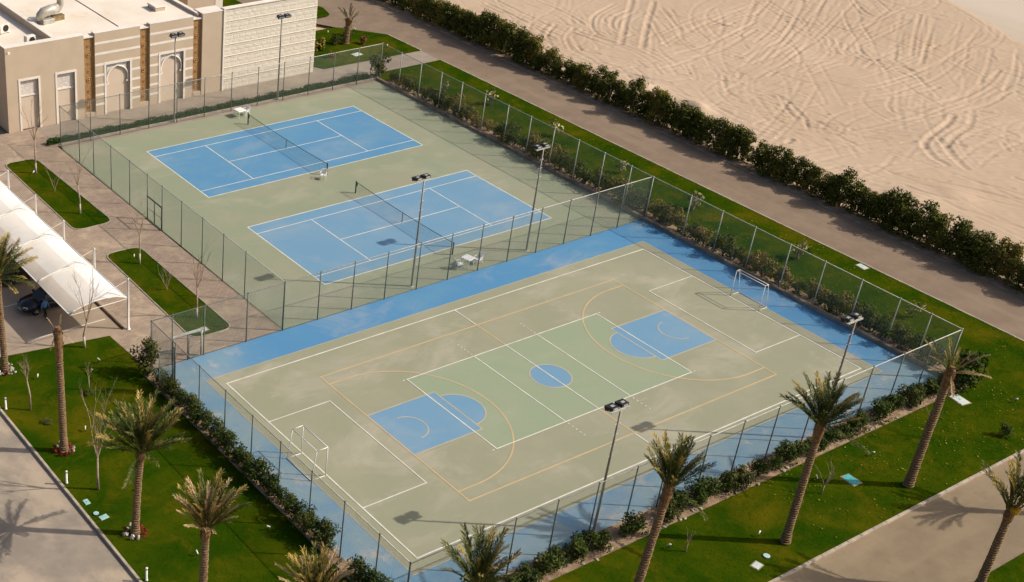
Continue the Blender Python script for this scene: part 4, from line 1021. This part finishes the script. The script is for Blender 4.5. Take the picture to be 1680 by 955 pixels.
# ------------------------------------------------------------------ palms
def frond_mesh(seed, L, droop, mat, npair=46, ll=.46, width=.045, fold=.4):
    r = random.Random(seed); b = MB(); n = 14; sp = []; th = 0.0; x = z = 0.0
    for i in range(n + 1):
        sp.append(Vector((x, 0, z))); th -= droop / n * (.2 + 1.6 * i / n); x += math.cos(th) * L / n; z += math.sin(th) * L / n
    b.tube(sp, [.045 * (1 - .88 * (i / n) ** .8) + .005 for i in range(n + 1)], 4)
    al = [i / n for i in range(n + 1) for _ in range(4)]; rn = [.75] * len(al)
    for k in range(npair):
        u = .24 + .75 * (k + r.uniform(-.3, .3)) / (npair - 1); u = min(max(u, .22), .995); f = u * n; i = min(int(f), n - 1); p = sp[i].lerp(sp[i + 1], f - i); d = (sp[i + 1] - sp[i]).normalized(); up = Vector((-d.z, 0, d.x))
        for s in (-1, 1):
            l_ = ll * (1.0 - .45 * u ** 2) * r.uniform(.7, 1.2) * min(1, .35 + (u - .2) * 3)
            q = (d * r.uniform(.7, 1.3) + Vector((0, s, 0)) * r.uniform(.45, .9) + up * r.uniform(-.05, fold * 1.5)).normalized()
            e = p + q * l_ - Vector((0, 0, r.uniform(0, .14) * l_)); mpt = p + q * l_ * .45 + up * .02
            wv = d.cross(q)
            wv = (wv.normalized().cross(q) if wv.length > 1e-5 else d) * width * .5
            b.add([p, mpt + wv, e, mpt - wv], [(0, 1, 2, 3)]); c = r.random()
            al += [u] * 4; rn += [c] * 4
    b.a = {'along': al, 'rnd': rn}
    return b.mesh('frond', mat)
FR = {'g': [frond_mesh(i, 2.75, .10 + .16 * i, 'frond_green') for i in range(4)], 'y': [frond_mesh(10 + i, 2.7, .10 + .18 * i, 'frond_gold') for i in range(4)], 'd': [frond_mesh(20 + i, 2.45, .10 + .16 * i, 'frond_dry', 46, .34, .04) for i in range(3)]}
def palm(label, x, y, h, lean=(0, 0), n=30, mix='gggyy', sc=1.0, r0=.26, elmin=8, crown='full', bend=0.0, name='date_palm', stray=0):
    root = thing(name, label, 'palm tree', (x, y, 0))
    rr = random.Random(int(x * 31 + y * 17)); ns = int(h / .17); seg = 14; b = MB(); vv = []; ff = []; at = []
    top = Vector((lean[0], lean[1], h))
    def spine(u): return Vector((lean[0] * (u + bend * u * (1 - u)), lean[1] * (u + bend * u * (1 - u)), h * u))
    for i in range(ns + 1):
        for half in (0, 1):
            u = min(1, (i + half * .75) / ns); c = spine(u); rad = r0 * (1.28 - .28 * min(1, u * 9)) * (1 - .16 * u)
            for k in range(seg):
                a = 2 * math.pi * (k + (i % 2) * .5) / seg; q = rad * ((1.13 if half else .97) + rr.uniform(-.09, .09))
                vv.append(c + Vector((math.cos(a) * q, math.sin(a) * q, 0))); at.append(min(1, max(0, (.75 if half else .15) + rr.uniform(-.2, .2))))
    rows = 2 * (ns + 1)
    for i in range(rows - 1):
        for k in range(seg): ff.append((i * seg + k, i * seg + (k + 1) % seg, (i + 1) * seg + (k + 1) % seg, (i + 1) * seg + k))
    b.add(vv, ff); b.a = {'rnd': at}; b.build('trunk', 'palm_trunk', root)
    hb_ = MB(); c0 = spine(.86 if crown != 'cut' else .78)      # fibrous boot under the crown
    hb_.tube([c0, spine(.93), spine(1.0), top + Vector((0, 0, .35))], [r0 * .98, r0 * 1.2, r0 * 1.12, r0 * .55], 12)
    for k in range(46):
        u = rr.uniform(.86, 1.02); a = rr.uniform(0, 6.28); p = spine(min(u, 1)); q = Vector((math.cos(a), math.sin(a), 0))
        p0 = p + q * r0 * .95; e = p + q * r0 * 1.45 + Vector((0, 0, rr.uniform(.22, .42))); sd_ = Vector((-q.y, q.x, 0)) * .07
        hb_.add([p0 - sd_, p0 + sd_, e + sd_ * .5, e - sd_ * .5, p0 - Vector((0, 0, .12))], [(0, 1, 2, 3), (0, 4, 1)])
    hb_.build('crown_boot', 'palm_boot', root)
    for k in range(n):
        u = k / max(1, n - 1); az = k * 2.39996 + rr.uniform(-.25, .25); el = 87 - (87 - elmin) * u ** .95 + rr.uniform(-6, 6)
        if k >= n - stray: el = rr.uniform(2, 22)
        kind = rr.choice(mix) if u < .8 or 'd' not in mix else 'd'
        if crown == 'cut': az = (0.35, 2.5, 4.4, 5.6, 1.3, 3.4, 5.0, .9)[k % 8]; el = (82, 60, 48, -40, -55, -62, 70, 40)[k % 8]
        s = sc * rr.uniform(.82, 1.1) * (1.0 if u > .15 else .85)
        if crown == 'cut': s = sc * (.36, .40, .24, .42, .40, .45, .3, .34)[k % 8]
        put('frond', rr.choice(FR[kind]), root, top + Vector((math.cos(az) * .13, math.sin(az) * .13, .15 - .25 * u)), (rr.uniform(-.5, .5), -R(el), az), s)
    return root
RV = Vector((.85, -.527))      # unit vector pointing right across the view, used only to describe leans
palm('date palm at the carport corner of the lawn, red and white flowers at its foot', -26.35, -27.5, 7.4, (-.15, .05), 40, 'ggyy', 1.05, .22, elmin=12)
palm('tall palm cut back to a few stubby fronds above a ringed trunk', -26.87, -37.6, 8.8, (-.1, 0), 8, 'd', 1.0, .225, crown='cut')
palm('curving date palm with spreading golden fronds beside the stained road', -26.81, -46.76, 6.0, (.30, -.19), 56, 'gggyy', 1.1, .215, 24, bend=-.5, stray=2)
palm('palm with stiff upright dry fronds like a brush', -27.1, -54.6, 6.3, (.1, -.05), 50, 'yyddg', 1.0, .215, 46)
palm('brushy palm at the corner where the two roads meet', -25.6, -62.0, 6.7, (.1, 0), 40, 'ydgy', .95, .22, 46, stray=2)
palm('upright green palm outside the south-west corner of the court fence', -19.3, -66.0, 7.8, (.2, -.1), 34, 'gygg', 1.0, .22, 46, stray=2)
palm('leaning palm with feathery upright crown before the south shrubs', -7.0, -66.0, 8.9, (.45, -.2), 38, 'gggy', .92, .225, 50, stray=2)
palm('full green palm standing beside pale utility lids on the south lawn', 5.71, -66.27, 8.5, (-.10, .05), 46, 'gggyg', .95, .225, 36, stray=2)
palm('leaning palm with a thin dry crown by the south-east fence corner', 17.05, -66.6, 8.5, (0, 0), 13, 'ddyd', .8, .25, 0)
palm('short palm across the wide tan road with a yellow fruit bunch', 12.1, -74.35, 5.6, (.0, .0), 20, 'gygy', 1.05, .225, 52)
palm('palm beyond the wide tan road whose shadow falls across it', 25.0, -74.6, 6.6, (.1, .05), 26, 'gggy', 1.0, .225, 48)
palm('small stocky palm in the garden corner by the path', 34.15, 15.4, 2.7, (.15, -.1), 12, 'ggdg', .62, .33, 5)
# fruit bunch on the short palm
fb = MB(); rr = random.Random(3)
for i in range(60):
    a, u = rr.uniform(0, 6.28), rr.random(); fb.lathe([(.02, -.04), (.045, 0), (.02, .05)], 5, .22 * u * math.cos(a), .22 * u * math.sin(a))
for i in range(len(fb.v)): fb.v[i] = (fb.v[i][0], fb.v[i][1], fb.v[i][2] + .15 * math.sin(i * 1.7))
fbr = fb.build('fruit_bunch', 'fruit'); fbr.parent = [o for o in bpy.data.objects if o.get('label', '').startswith('short palm across')][0]; fbr.location = (-.3, -.3, 5.85)

# flowers round palm feet
def flowers(label, x, y, red, white):
    root = thing('flower_clump', label, 'flowers', (x, y, 0), 0, 'flowers round the palm feet')
    for k in range(9):
        a = k / 9 * 6.28 + .2; m = 'flower_red' if rng.random() < red / (red + white) else 'flower_white'
        put('blossom', leaf_mesh('blossom', k + int(abs(x * 10)), .38, .24, .24, 70, .06, m, lumps=4, base=.02), root, (math.cos(a) * .55, math.sin(a) * .55, 0))
    put('foliage', leaf_mesh('foliage', 55, .25, .7, .7, 220, .07, 'leaf_dark', lumps=10, base=.02), root)
flowers('red and white flowers round the foot of the carport palm', -26.35, -27.5, 1, 1)
flowers('red and white flowers round the foot of the cut-back palm', -26.87, -37.6, 1, 1.2)
flowers('dark red and white flowers round the foot of the curving palm', -26.81, -46.76, 2, .7)

# ------------------------------------------------------------------ bare trees
def bare_tree(label, x, y, h, seed, fork=.35, white=.0, lean=(0, 0), spread=.34, group=None, twigs=3):
    root = thing('bare_tree', label, 'tree', (x, y, 0), 0, group); rr = random.Random(seed); tr = MB(); cr = MB()
    fk = Vector((lean[0] * fork, lean[1] * fork, h * fork)); r0 = .035 + h * .009
    p = [Vector((0, 0, -.05)), Vector((rr.uniform(-.05, .05), rr.uniform(-.05, .05), h * fork * .5)) + fk * 0.3 * Vector((1, 1, 0)).length * 0, fk]
    tr.tube(p, [r0, r0 * .8, r0 * .7], 7)
    if white: MB().tube([Vector((0, 0, 0)), p[1] * min(1, white / (h * fork * .5))], [r0 * 1.06, r0 * .95], 8).build('whitewash_band', 'whitewash', root, True)
    def grow(p, d, L, rad, lev):
        q = p; pts = [p]
        for i in range(3):
            d = (d + Vector((rr.uniform(-.16, .16), rr.uniform(-.16, .16), rr.uniform(.0, .16)))).normalized(); q = q + d * L / 3; pts.append(q)
        cr.tube(pts, [rad, rad * .8, rad * .6, rad * .4], 5 if lev < 2 else 4)
        if lev < twigs:
            for k in range(rr.choice([2, 3])):
                a = rr.uniform(0, 6.28); nd = (d + Vector((math.cos(a), math.sin(a), .25)) * rr.uniform(.35, .7)).normalized()
                grow(pts[rr.choice([1, 2, 3])], nd, L * rr.uniform(.5, .72), rad * .5, lev + 1)
    for k in range(rr.choice([3, 4])):
        a = k * 2.1 + rr.uniform(-.4, .4); grow(fk, Vector((math.cos(a) * spread, math.sin(a) * spread, 1)).normalized(), h * (1 - fork) * rr.uniform(.55, .72), r0 * .5, 0)
    tr.build('trunk', 'bark_pale', root, True); cr.build('crown', 'bark_pale', root)
bare_tree('bare white-trunked sapling on the lawn edge by the open carport end', -20.26, -27.39, 6.3, 1, .33, .9, (.5, -.3))
bare_tree('small bare forked sapling near the stained road', -26.82, -32.52, 4.2, 2, .55, 0, (-.2, .1))
bare_tree('bare many-twigged young tree between the cut palm and the curving palm', -26.78, -42.06, 6.6, 3, .36, 0, (0, 0), .20)
bare_tree('thin bare tree with white painted foot near the building end of the first island', -10.95, .55, 6.2, 4, .5, 1.0)
bare_tree('thin bare tree with white painted foot near the south end of the first island', -11.1, -8.45, 5.2, 5, .5, .9, (-.3, .1))
bare_tree('thin bare tree with white painted foot at the north end of the second island', -10.95, -18.5, 4.8, 6, .5, .9)
bare_tree('thin bare tree with white painted foot at the south end of the second island', -11.25, -27.7, 5.6, 7, .45, .9)
bare_tree('low leafless bush in the middle of the first island', -11.1, -3.6, 2.3, 8, .08, 0, spread=.55, twigs=3)
bare_tree('low twiggy bush in the middle of the second island', -11.15, -23.1, 2.1, 9, .10, 0, spread=.5, twigs=3)
bare_tree('small bare sapling standing near the curving palm and west shrubs', -22.43, -32.3, 2.0, 10, .5, 0, spread=.3, twigs=2)
bare_tree('small bare sapling on the south lawn near the leaning feathery palm', -.02, -63.9, 1.5, 11, .4, 0, spread=.3, twigs=2)
bare_tree('small forked sapling beside the blue-green lid on the south lawn', 11.6, -64.4, 2.2, 12, .3, 0, spread=.5, twigs=2)
bare_tree('small bare sapling near the leaning dry-crowned palm', 22.9, -64.2, 2.4, 13, .3, 0, spread=.45, twigs=2)

PKm = [(leaf_mesh('foliage', 900 + i, 1.5, .75, .75, 60, .20, 'leaf_pale', lumps=8, base=.5), stem_mesh(70 + i, 1.4, .7, 'bark_pale', 5)) for i in range(3)]
for (x, y) in ((34.6, -1.3), (36.6, -6.2), (36.6, -15.3), (35.9, -24.6), (35.9, -33.0), (36.4, -43.5), (36.2, -54)):
    shrub(PKm, x, y, 0, 'sparse frangipani sapling with pale leaf tips on the roadside lawn', 'saplings on the roadside lawn', rng.uniform(.8, 1.2), 'sapling', 'sapling')
YK = shrub_kind('yellow', 3, 1.3, .8, 300, .15, 'leaf_yellow', lumps=8)
for x, y in ((28.4, 15.2), (29.6, 14.9), (30.7, 15.3), (29.0, 16.2)): shrub(YK, x, y, 0, 'yellow-green croton bush beside the white stone wall', 'croton bushes in the garden corner', rng.uniform(.9, 1.15))
RK = shrub_kind('rust', 2, .9, .6, 220, .12, 'leaf_rust', lumps=7)
shrub(RK, 35.9, 14.5, 0, 'rust-brown bush beside the small stocky palm', None, 1.0); shrub(RK, 29.9, 12.5, 0, 'low reddish bush on the garden corner lawn near the path', None, .75)
shrub(WK, 33.0, 15.8, 0, 'dark green shrub behind the small stocky palm', None, .95); shrub(WK, 35.0, 16.0, 0, 'dark green shrub east of the small stocky palm', None, .85); shrub(WK, 28.8, 20.2, 0, 'low dark shrub at the back of the garden corner lawn', None, .8, zs=.6)
shrub(PKm, 36.0, 17.8, 0, 'sparse pale sapling in the garden corner', None, .9, 'sapling', 'sapling')
shrub(SK, 27.5, -66.5, 0, 'low dark shrub alone on the lawn at the east end', None, .6); shrub(SK, 21.0, -76.0, 0, 'dark shrub beyond the wide tan road', None, 1.0)
# dark grass tussocks on the west lawn
for (x, y) in ((-26.4, -34.3), (-22.6, -32.7)): shrub(WK, x, y, 0, 'flat dark green tussock on the palm lawn', 'tussocks on the palm lawn', .55, 'tussock', 'plant', .35)

# ------------------------------------------------------------------ lids, bollards, garden spots
def lid(label, x, y, s, m, rz=0, t_=.015, rim=True):
    root = thing('utility_lid', label, 'utility lid', (x, y, 0), rz)
    if rim: MB().bbox(-s - .07, -s * .7 - .07, -.05, s + .07, s * .7 + .07, .03, .01).build('rim', 'soil', root)
    MB().bbox(-s, -s * .7, .0, s, s * .7, .035 + t_, .015).build('lid', m, root)
    MB().tube([(-.08, 0, .055 + t_), (.08, 0, .055 + t_)], .012, 5).build('lid_handle', 'galv', root)
lid('small square cyan lid near the bollard by the stained road', -27.94, -42.8, .24, 'lid_cyan', 1.57, rim=False)
lid('larger square cyan lid of the pair by the stained road', -27.7, -44.55, .27, 'lid_cyan', .1, rim=False)
lid('pale rectangular lid beside the south-east corner shrubs', 28.9, -62.5, .55, 'lid_pale', 1.4)
lid('blue-green and pale lid between two palms on the south lawn', 14.4, -64.45, .48, 'lid_teal', 1.5)
lid('pale square lid on the south lawn near the road kerb', 2.6, -66.8, .30, 'lid_pale', .2)
lid('flat pale lid on the path at the garden corner', 33.2, 12.0, .55, 'lid_pale', .1)
lid('pale double lid at the roadside lawn edge', 39.9, -47.0, .40, 'lid_pale', 1.5)
lid('pale lid at the grass edge at the end of the second island', -11.75, -29.4, .35, 'lid_pale', .1)
def round_lid(label, x, y, r_):
    root = thing('utility_lid', label, 'utility lid', (x, y, 0)); MB().lathe([(r_ + .05, -.05), (r_ + .05, .04), (r_, .05)], 16).build('rim', 'lamp_black', root); MB().lathe([(r_, 0), (r_, .07), (r_ * .7, .08)], 16).build('lid', 'lid_cyan', root)
round_lid('round cyan lid beside the larger square lid by the stained road', -27.95, -44.05, .17); round_lid('round cyan lid in a dark pit beside the pale square lid', 3.75, -66.55, .20)
def bollard(x, y):
    root = thing('bollard_light', 'short white bollard light along the stained road kerb', 'bollard', (x, y, 0), 0, 'bollard lights along the kerb')
    MB().lathe([(.09, 0), (.09, .05), (.065, .06), (.065, .75)], 12).build('post', 'white_metal', root, True); MB().lathe([(.06, .75), (.06, .86)], 12).build('diffuser', 'lamp_glass', root, True); MB().lathe([(.08, .86), (.08, .90), (.03, .93)], 12).build('cap', 'white_metal', root, True)
for x, y in ((-28.15, -40.57), (-28.15, -31.62), (-28.15, -50.5)): bollard(x, y)
def spot(x, y):
    label = ('small white garden spotlight in the south lawn beside the wide tan road' if y < -62 else 'small white garden spotlight in a paved-in grass island' if -13 < x < -9 else 'small white garden spotlight in the palm lawn beside the stained road' if x < 0 else 'small white garden spotlight in the garden corner lawn')
    root = thing('garden_spotlight', label, 'spotlight', (x, y, 0), rng.uniform(0, 6), 'garden spotlights in the lawns')
    MB().tube([(0, 0, -.05), (0, 0, .22)], .02, 6).build('spike', 'lamp_black', root); MB().tube([(0, -.12, .22), (0, .1, .36)], [.035, .055], 8).build('lamp_head', 'white_metal', root, True)
for x, y in ((-20.31, -29.62), (-24.84, -29.43), (-24.77, -36.39), (-21.34, -30.53), (-24.7, -50.16), (-19.96, -50.31), (-24.71, -43.38), (-.71, -63.2), (17.8, -63.5), (12.41, -63.34), (32.0, -64.6), (4.8, -65.12), (34.3, 19.0), (37.8, 18.6), (37.6, 12.2), (-11.3, .3), (-10.95, -17.6)): spot(x, y)
# pale stones along the south bed
pm = [MB().lathe([(.10, 0), (.15, .05), (.13, .12), (.04, .16)], 7).mesh('rock', 'kerb', False) for _ in range(1)]
for i in range(30):
    x = rng.uniform(-14, 26); o = put('rock', pm[0], None, (x, -61.55 + rng.uniform(-.3, .2), 0), (rng.uniform(-.4, .4), 0, rng.uniform(0, 6)), (rng.uniform(.5, 1.2), rng.uniform(.5, 1.1), rng.uniform(.4, .8)))
    tag(o, 'pale loose rock at the lawn edge of the south shrub bed', 'rock', 'rocks edging the south bed')

# ------------------------------------------------------------------ carport
cp = thing('carport', 'white tensioned membrane carport on tall back posts with arched ribs', 'carport', (-16.4, -26.7, 0))
py = [0, 5.2, 10.3, 15.35, 20.6, 25.8]
ARC = [(-.12, 2.62), (-.9, 2.92), (-1.8, 3.05), (-2.7, 3.03), (-3.6, 2.88), (-4.3, 2.68), (-4.62, 2.52)]
for i, yy in enumerate(py):
    MB().lathe([(.16, 0), (.16, .03), (.085, .06), (.075, 4.12), (.09, 4.14), (.03, 4.2)], 12, 0, yy).build('post', 'white_metal', cp, True)
    rb = MB().tube([(x, yy, z + .06) for x, z in ARC], .055, 8).build('rib', 'white_metal', cp, True)
    MB().tube([(0, yy, 4.08), (-3.1, yy, 3.06)], .022, 6).build('tie_rod', 'white_metal', rb)
    MB().tube([(-.05, yy, 2.58), (-1.75, yy, 3.45)], .022, 6).build('strut', 'white_metal', rb)
    MB().tube([(-.05, yy, 2.55), (-4.6, yy, 2.46)], .03, 6).build('bottom_chord', 'white_metal', rb)
for i in range(len(py) - 1):
    y0_, y1_ = py[i] + .02, py[i + 1] - .02; mb = MB(); n = 8; v = []
    for j in range(n + 1):
        t_ = j / n; sag = .10 * math.sin(math.pi * t_)
        for (x, z) in ARC: v.append((x, y0_ + (y1_ - y0_) * t_, z - sag * (.3 + .7 * math.sin(math.pi * (x + .12) / -4.5 if x < -.12 else 0))))
    m_ = len(ARC)
    for j in range(n):
        for k in range(m_ - 1):
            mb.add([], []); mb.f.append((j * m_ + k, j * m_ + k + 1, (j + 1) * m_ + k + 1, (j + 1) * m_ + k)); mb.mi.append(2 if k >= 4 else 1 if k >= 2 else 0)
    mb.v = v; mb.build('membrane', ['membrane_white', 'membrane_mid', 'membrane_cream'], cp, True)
    MB().tube([(-4.62, y0_, 2.5), (-4.62, y1_, 2.5)], .04, 8).build('front_edge_tube', 'membrane_white', cp, True)
    MB().tube([(-.12, y0_, 2.62), (-.12, y1_, 2.62)], .04, 8).build('rear_edge_tube', 'membrane_white', cp, True)

# ------------------------------------------------------------------ cars
def car(label, x, y, rz, group):
    root = thing('parked_car', label, 'car', (x, y, 0), rz, group)
    # body: cross-sections along the length (front at +x)
    secs = [(-2.22, .62, .42, .86), (-2.15, .78, .30, .98), (-1.5, .86, .22, 1.02), (-.6, .88, .20, .98), (.5, .88, .20, .96), (1.25, .87, .22, .92), (1.9, .80, .26, .80), (2.18, .66, .32, .66), (2.25, .50, .40, .58)]
    v = []; f = []; n = 10
    for (sx, hw, z0, z1) in secs:
        zs = z0 + (z1 - z0) * .55
        for (yy, zz) in ((0, z0), (hw * .8, z0), (hw, z0 + .12), (hw, zs), (hw * .94, z1 - .05), (0, z1 + .02), (-hw * .94, z1 - .05), (-hw, zs), (-hw, z0 + .12), (-hw * .8, z0)): v.append((sx, yy, zz))
    for i in range(len(secs) - 1):
        for k in range(n): f.append((i * n + k, (i + 1) * n + k, (i + 1) * n + (k + 1) % n, i * n + (k + 1) % n))
    f.append(tuple(range(n))); f.append(tuple((len(secs) - 1) * n + k for k in range(n))[::-1])
    MB().add(v, f).build('body', 'car_black', root, True)
    cab = [(-1.75, .96, .72), (-1.15, 1.36, .60), (-.55, 1.45, .58), (.25, 1.42, .58), (1.05, .94, .70)]
    v = []; f = []
    for (sx, zt_, hw) in cab: v += [(sx, .80 if zt_ > 1.2 else hw, .93), (sx, hw, zt_), (sx, -hw, zt_), (sx, -.80 if zt_ > 1.2 else -hw, .93)]
    for i in range(len(cab) - 1):
        for k in range(3): f.append((4 * i + k, 4 * i + 4 + k, 4 * i + 5 + k, 4 * i + k + 1))
    MB().add(v, f).build('cabin_glass', 'car_glass', root)
    MB().add([(-1.12, .60, 1.375), (-.55, .585, 1.468), (.22, .585, 1.438), (.22, -.585, 1.438), (-.55, -.585, 1.468), (-1.12, -.60, 1.375)], [(0, 1, 4, 5), (1, 2, 3, 4)]).build('roof_panel', 'car_black', root)
    for s in (-1, 1):
        for q in ((-1.15, .97), (-.30, 1.46), (.28, 1.43)):
            pass
        MB().tube([(-.35, s * .81, .95), (-.42, s * .60, 1.44)], .035, 5).build('door_pillar', 'car_black', root)
        MB().bbox(.62, s * .98 - .08, .95, .80, s * .98 + .08, 1.07, .03).build('mirror', 'car_black', root)
        MB().box(-.62, s * .885 - .01, .78, -.42, s * .885 + .01, .81).build('door_handle', 'rim', root)
        hl = MB().add([(2.19, s * .40, .60), (2.00, s * .74, .62), (1.90, s * .765, .74), (2.10, s * .42, .70)], [(0, 1, 2, 3)]).build('headlight', 'lens', root); hl.location = (.03, s * .02, .005)
        MB().box(-2.24, s * .55 - .16, .74, -2.18, s * .55 + .16, .86).build('tail_light', 'flower_red', root)
        for wx in (-1.38, 1.36):
            w = put('wheel', MB().lathe([(.21, -.10), (.31, -.10), (.325, -.06), (.325, .06), (.31, .10), (.21, .10)], 24, axis='y').mesh('wheel', 'tyre', True), root, (wx, s * .80, .325))
            MB().lathe([(.215, -.02), (.205, .085 * s), (.05, .10 * s)], 16, axis='y').build('rim', 'rim', w)
            mb = MB()
            for k in range(5): a = k * 1.2566; mb.tube([(0, .105 * s, 0), (.19 * math.cos(a), .095 * s, .19 * math.sin(a))], .028, 5)
            mb.build('spokes', 'rim', w)
    MB().box(2.235, -.40, .44, 2.262, .40, .56).build('grille', 'lamp_black', root); MB().box(2.262, -.36, .485, 2.27, .36, .51).build('grille_bar', 'rim', root)
    MB().box(2.255, -.25, .36, 2.275, .25, .43).build('number_plate', 'plate', root)
    MB().box(-2.26, -.25, .62, -2.235, .25, .72).build('number_plate', 'plate', root)
car('black saloon car parked nose out under the carport beside the man in blue', -20.0, -20.9, math.pi, 'cars under the carport')
car('dark car parked deeper under the carport, mostly hidden by the membrane', -19.95, -16.15, math.pi, 'cars under the carport')

# ------------------------------------------------------------------ person
def person():
    root = thing('person', 'person in a light blue shirt and dark trousers walking beside the black car', 'person', (-20.97, -22.45, 0), R(205))
    J = {'pelvis': (0, 0, .95), 'waist': (0, 0, 1.08), 'chest': (0, .01, 1.30), 'neck': (0, .0, 1.47), 'chin': (0, .03, 1.56), 'head': (0, .02, 1.66), 'crown': (0, .0, 1.76)}
    rad = {'pelvis': (.165, .12), 'waist': (.15, .11), 'chest': (.185, .125), 'neck': (.06, .06), 'chin': (.065, .075), 'head': (.078, .098), 'crown': (.05, .06)}
    E_ = [('pelvis', 'waist'), ('waist', 'chest'), ('chest', 'neck'), ('neck', 'chin'), ('chin', 'head'), ('head', 'crown')]
    for s, nm in ((-1, 'l'), (1, 'r')):
        st = .14 * s
        for k, p, r_ in (('hip', (.09 * s, 0, .90), (.10, .11)), ('knee', (.10 * s, st + .05, .50), (.065, .07)), ('ankle', (.10 * s, st * 1.3 - .02, .09), (.042, .048)), ('toe', (.11 * s, st * 1.3 + .16, .035), (.038, .03)),
                         ('shoulder', (.20 * s, 0, 1.41), (.06, .065)), ('elbow', (.27 * s, -st * .4, 1.14), (.043, .045)), ('wrist', (.28 * s, -st * .9 + .06, .90), (.028, .03)), ('palm', (.28 * s, -st * .9 + .08, .82), (.018, .036))):
            J[k + nm] = p; rad[k + nm] = r_
        E_ += [('pelvis', 'hip' + nm), ('hip' + nm, 'knee' + nm), ('knee' + nm, 'ankle' + nm), ('ankle' + nm, 'toe' + nm), ('chest', 'shoulder' + nm), ('shoulder' + nm, 'elbow' + nm), ('elbow' + nm, 'wrist' + nm), ('wrist' + nm, 'palm' + nm)]
        px_, py_, pz_ = J['palm' + nm]
        for fi, (dy, ln) in enumerate(((-.030, .075), (-.010, .085), (.010, .082), (.028, .065))):
            J[f'f{fi}a{nm}'] = (px_, py_ + dy, pz_ - .04); J[f'f{fi}b{nm}'] = (px_ - .012 * s, py_ + dy + .01, pz_ - .04 - ln)
            rad[f'f{fi}a{nm}'] = rad[f'f{fi}b{nm}'] = (.009, .009); E_ += [('palm' + nm, f'f{fi}a{nm}'), (f'f{fi}a{nm}', f'f{fi}b{nm}')]
        J['th' + nm] = (px_ - .01 * s, py_ + .055, pz_ - .045); rad['th' + nm] = (.010, .010); E_.append(('palm' + nm, 'th' + nm))
    keys = list(J); me = bpy.data.meshes.new('body'); me.from_pydata([J[k] for k in keys], [(keys.index(a), keys.index(b)) for a, b in E_], [])
    o = bpy.data.objects.new('body_base', me); COL.objects.link(o); o.modifiers.new('skin', 'SKIN'); o.modifiers.new('sub', 'SUBSURF').levels = 2
    for i, k in enumerate(keys): me.skin_vertices[0].data[i].radius = rad[k]
    me.skin_vertices[0].data[0].use_root = True
    dg = bpy.context.evaluated_depsgraph_get(); bm_ = bpy.data.meshes.new_from_object(o.evaluated_get(dg)); bpy.data.objects.remove(o)
    bm_.materials.clear()
    for m in ('skin', 'shirt', 'trousers', 'lamp_black'): bm_.materials.append(MAT[m])
    for p in bm_.polygons:
        c = p.center; p.material_index = 0 if c.z > 1.48 or (abs(c.x) > .2 and c.z < .92) else (1 if c.z > .97 or (abs(c.x) > .2 and c.z > .9) else (2 if c.z > .10 else 3)); p.use_smooth = True
    put('body', bm_, root)
    hr_ = MB(); pr = [(.088, 1.63), (.097, 1.69), (.088, 1.75), (.05, 1.79), (.012, 1.80)]
    hr_.lathe(pr, 12); hr_.build('hair', 'hair', root, True).location = (0, -.015, 0)
    for s in (-1, 1):
        MB().lathe([(.010, 0), (.011, .008), (.004, .014)], 6).build('eye', 'hair', root).location = (.03 * s, .108, 1.655)
        MB().lathe([(.010, -.02), (.022, 0), (.010, .02)], 6).build('ear', 'skin', root).location = (.082 * s, .0, 1.655)
    MB().add([(-.012, .11, 1.625), (.012, .11, 1.625), (0, .105, 1.665), (0, .138, 1.630)], [(0, 1, 3), (1, 2, 3), (2, 0, 3)]).build('nose', 'skin', root)
    MB().box(-.022, .100, 1.588, .022, .108, 1.595).build('mouth', 'flower_red', root)
person()
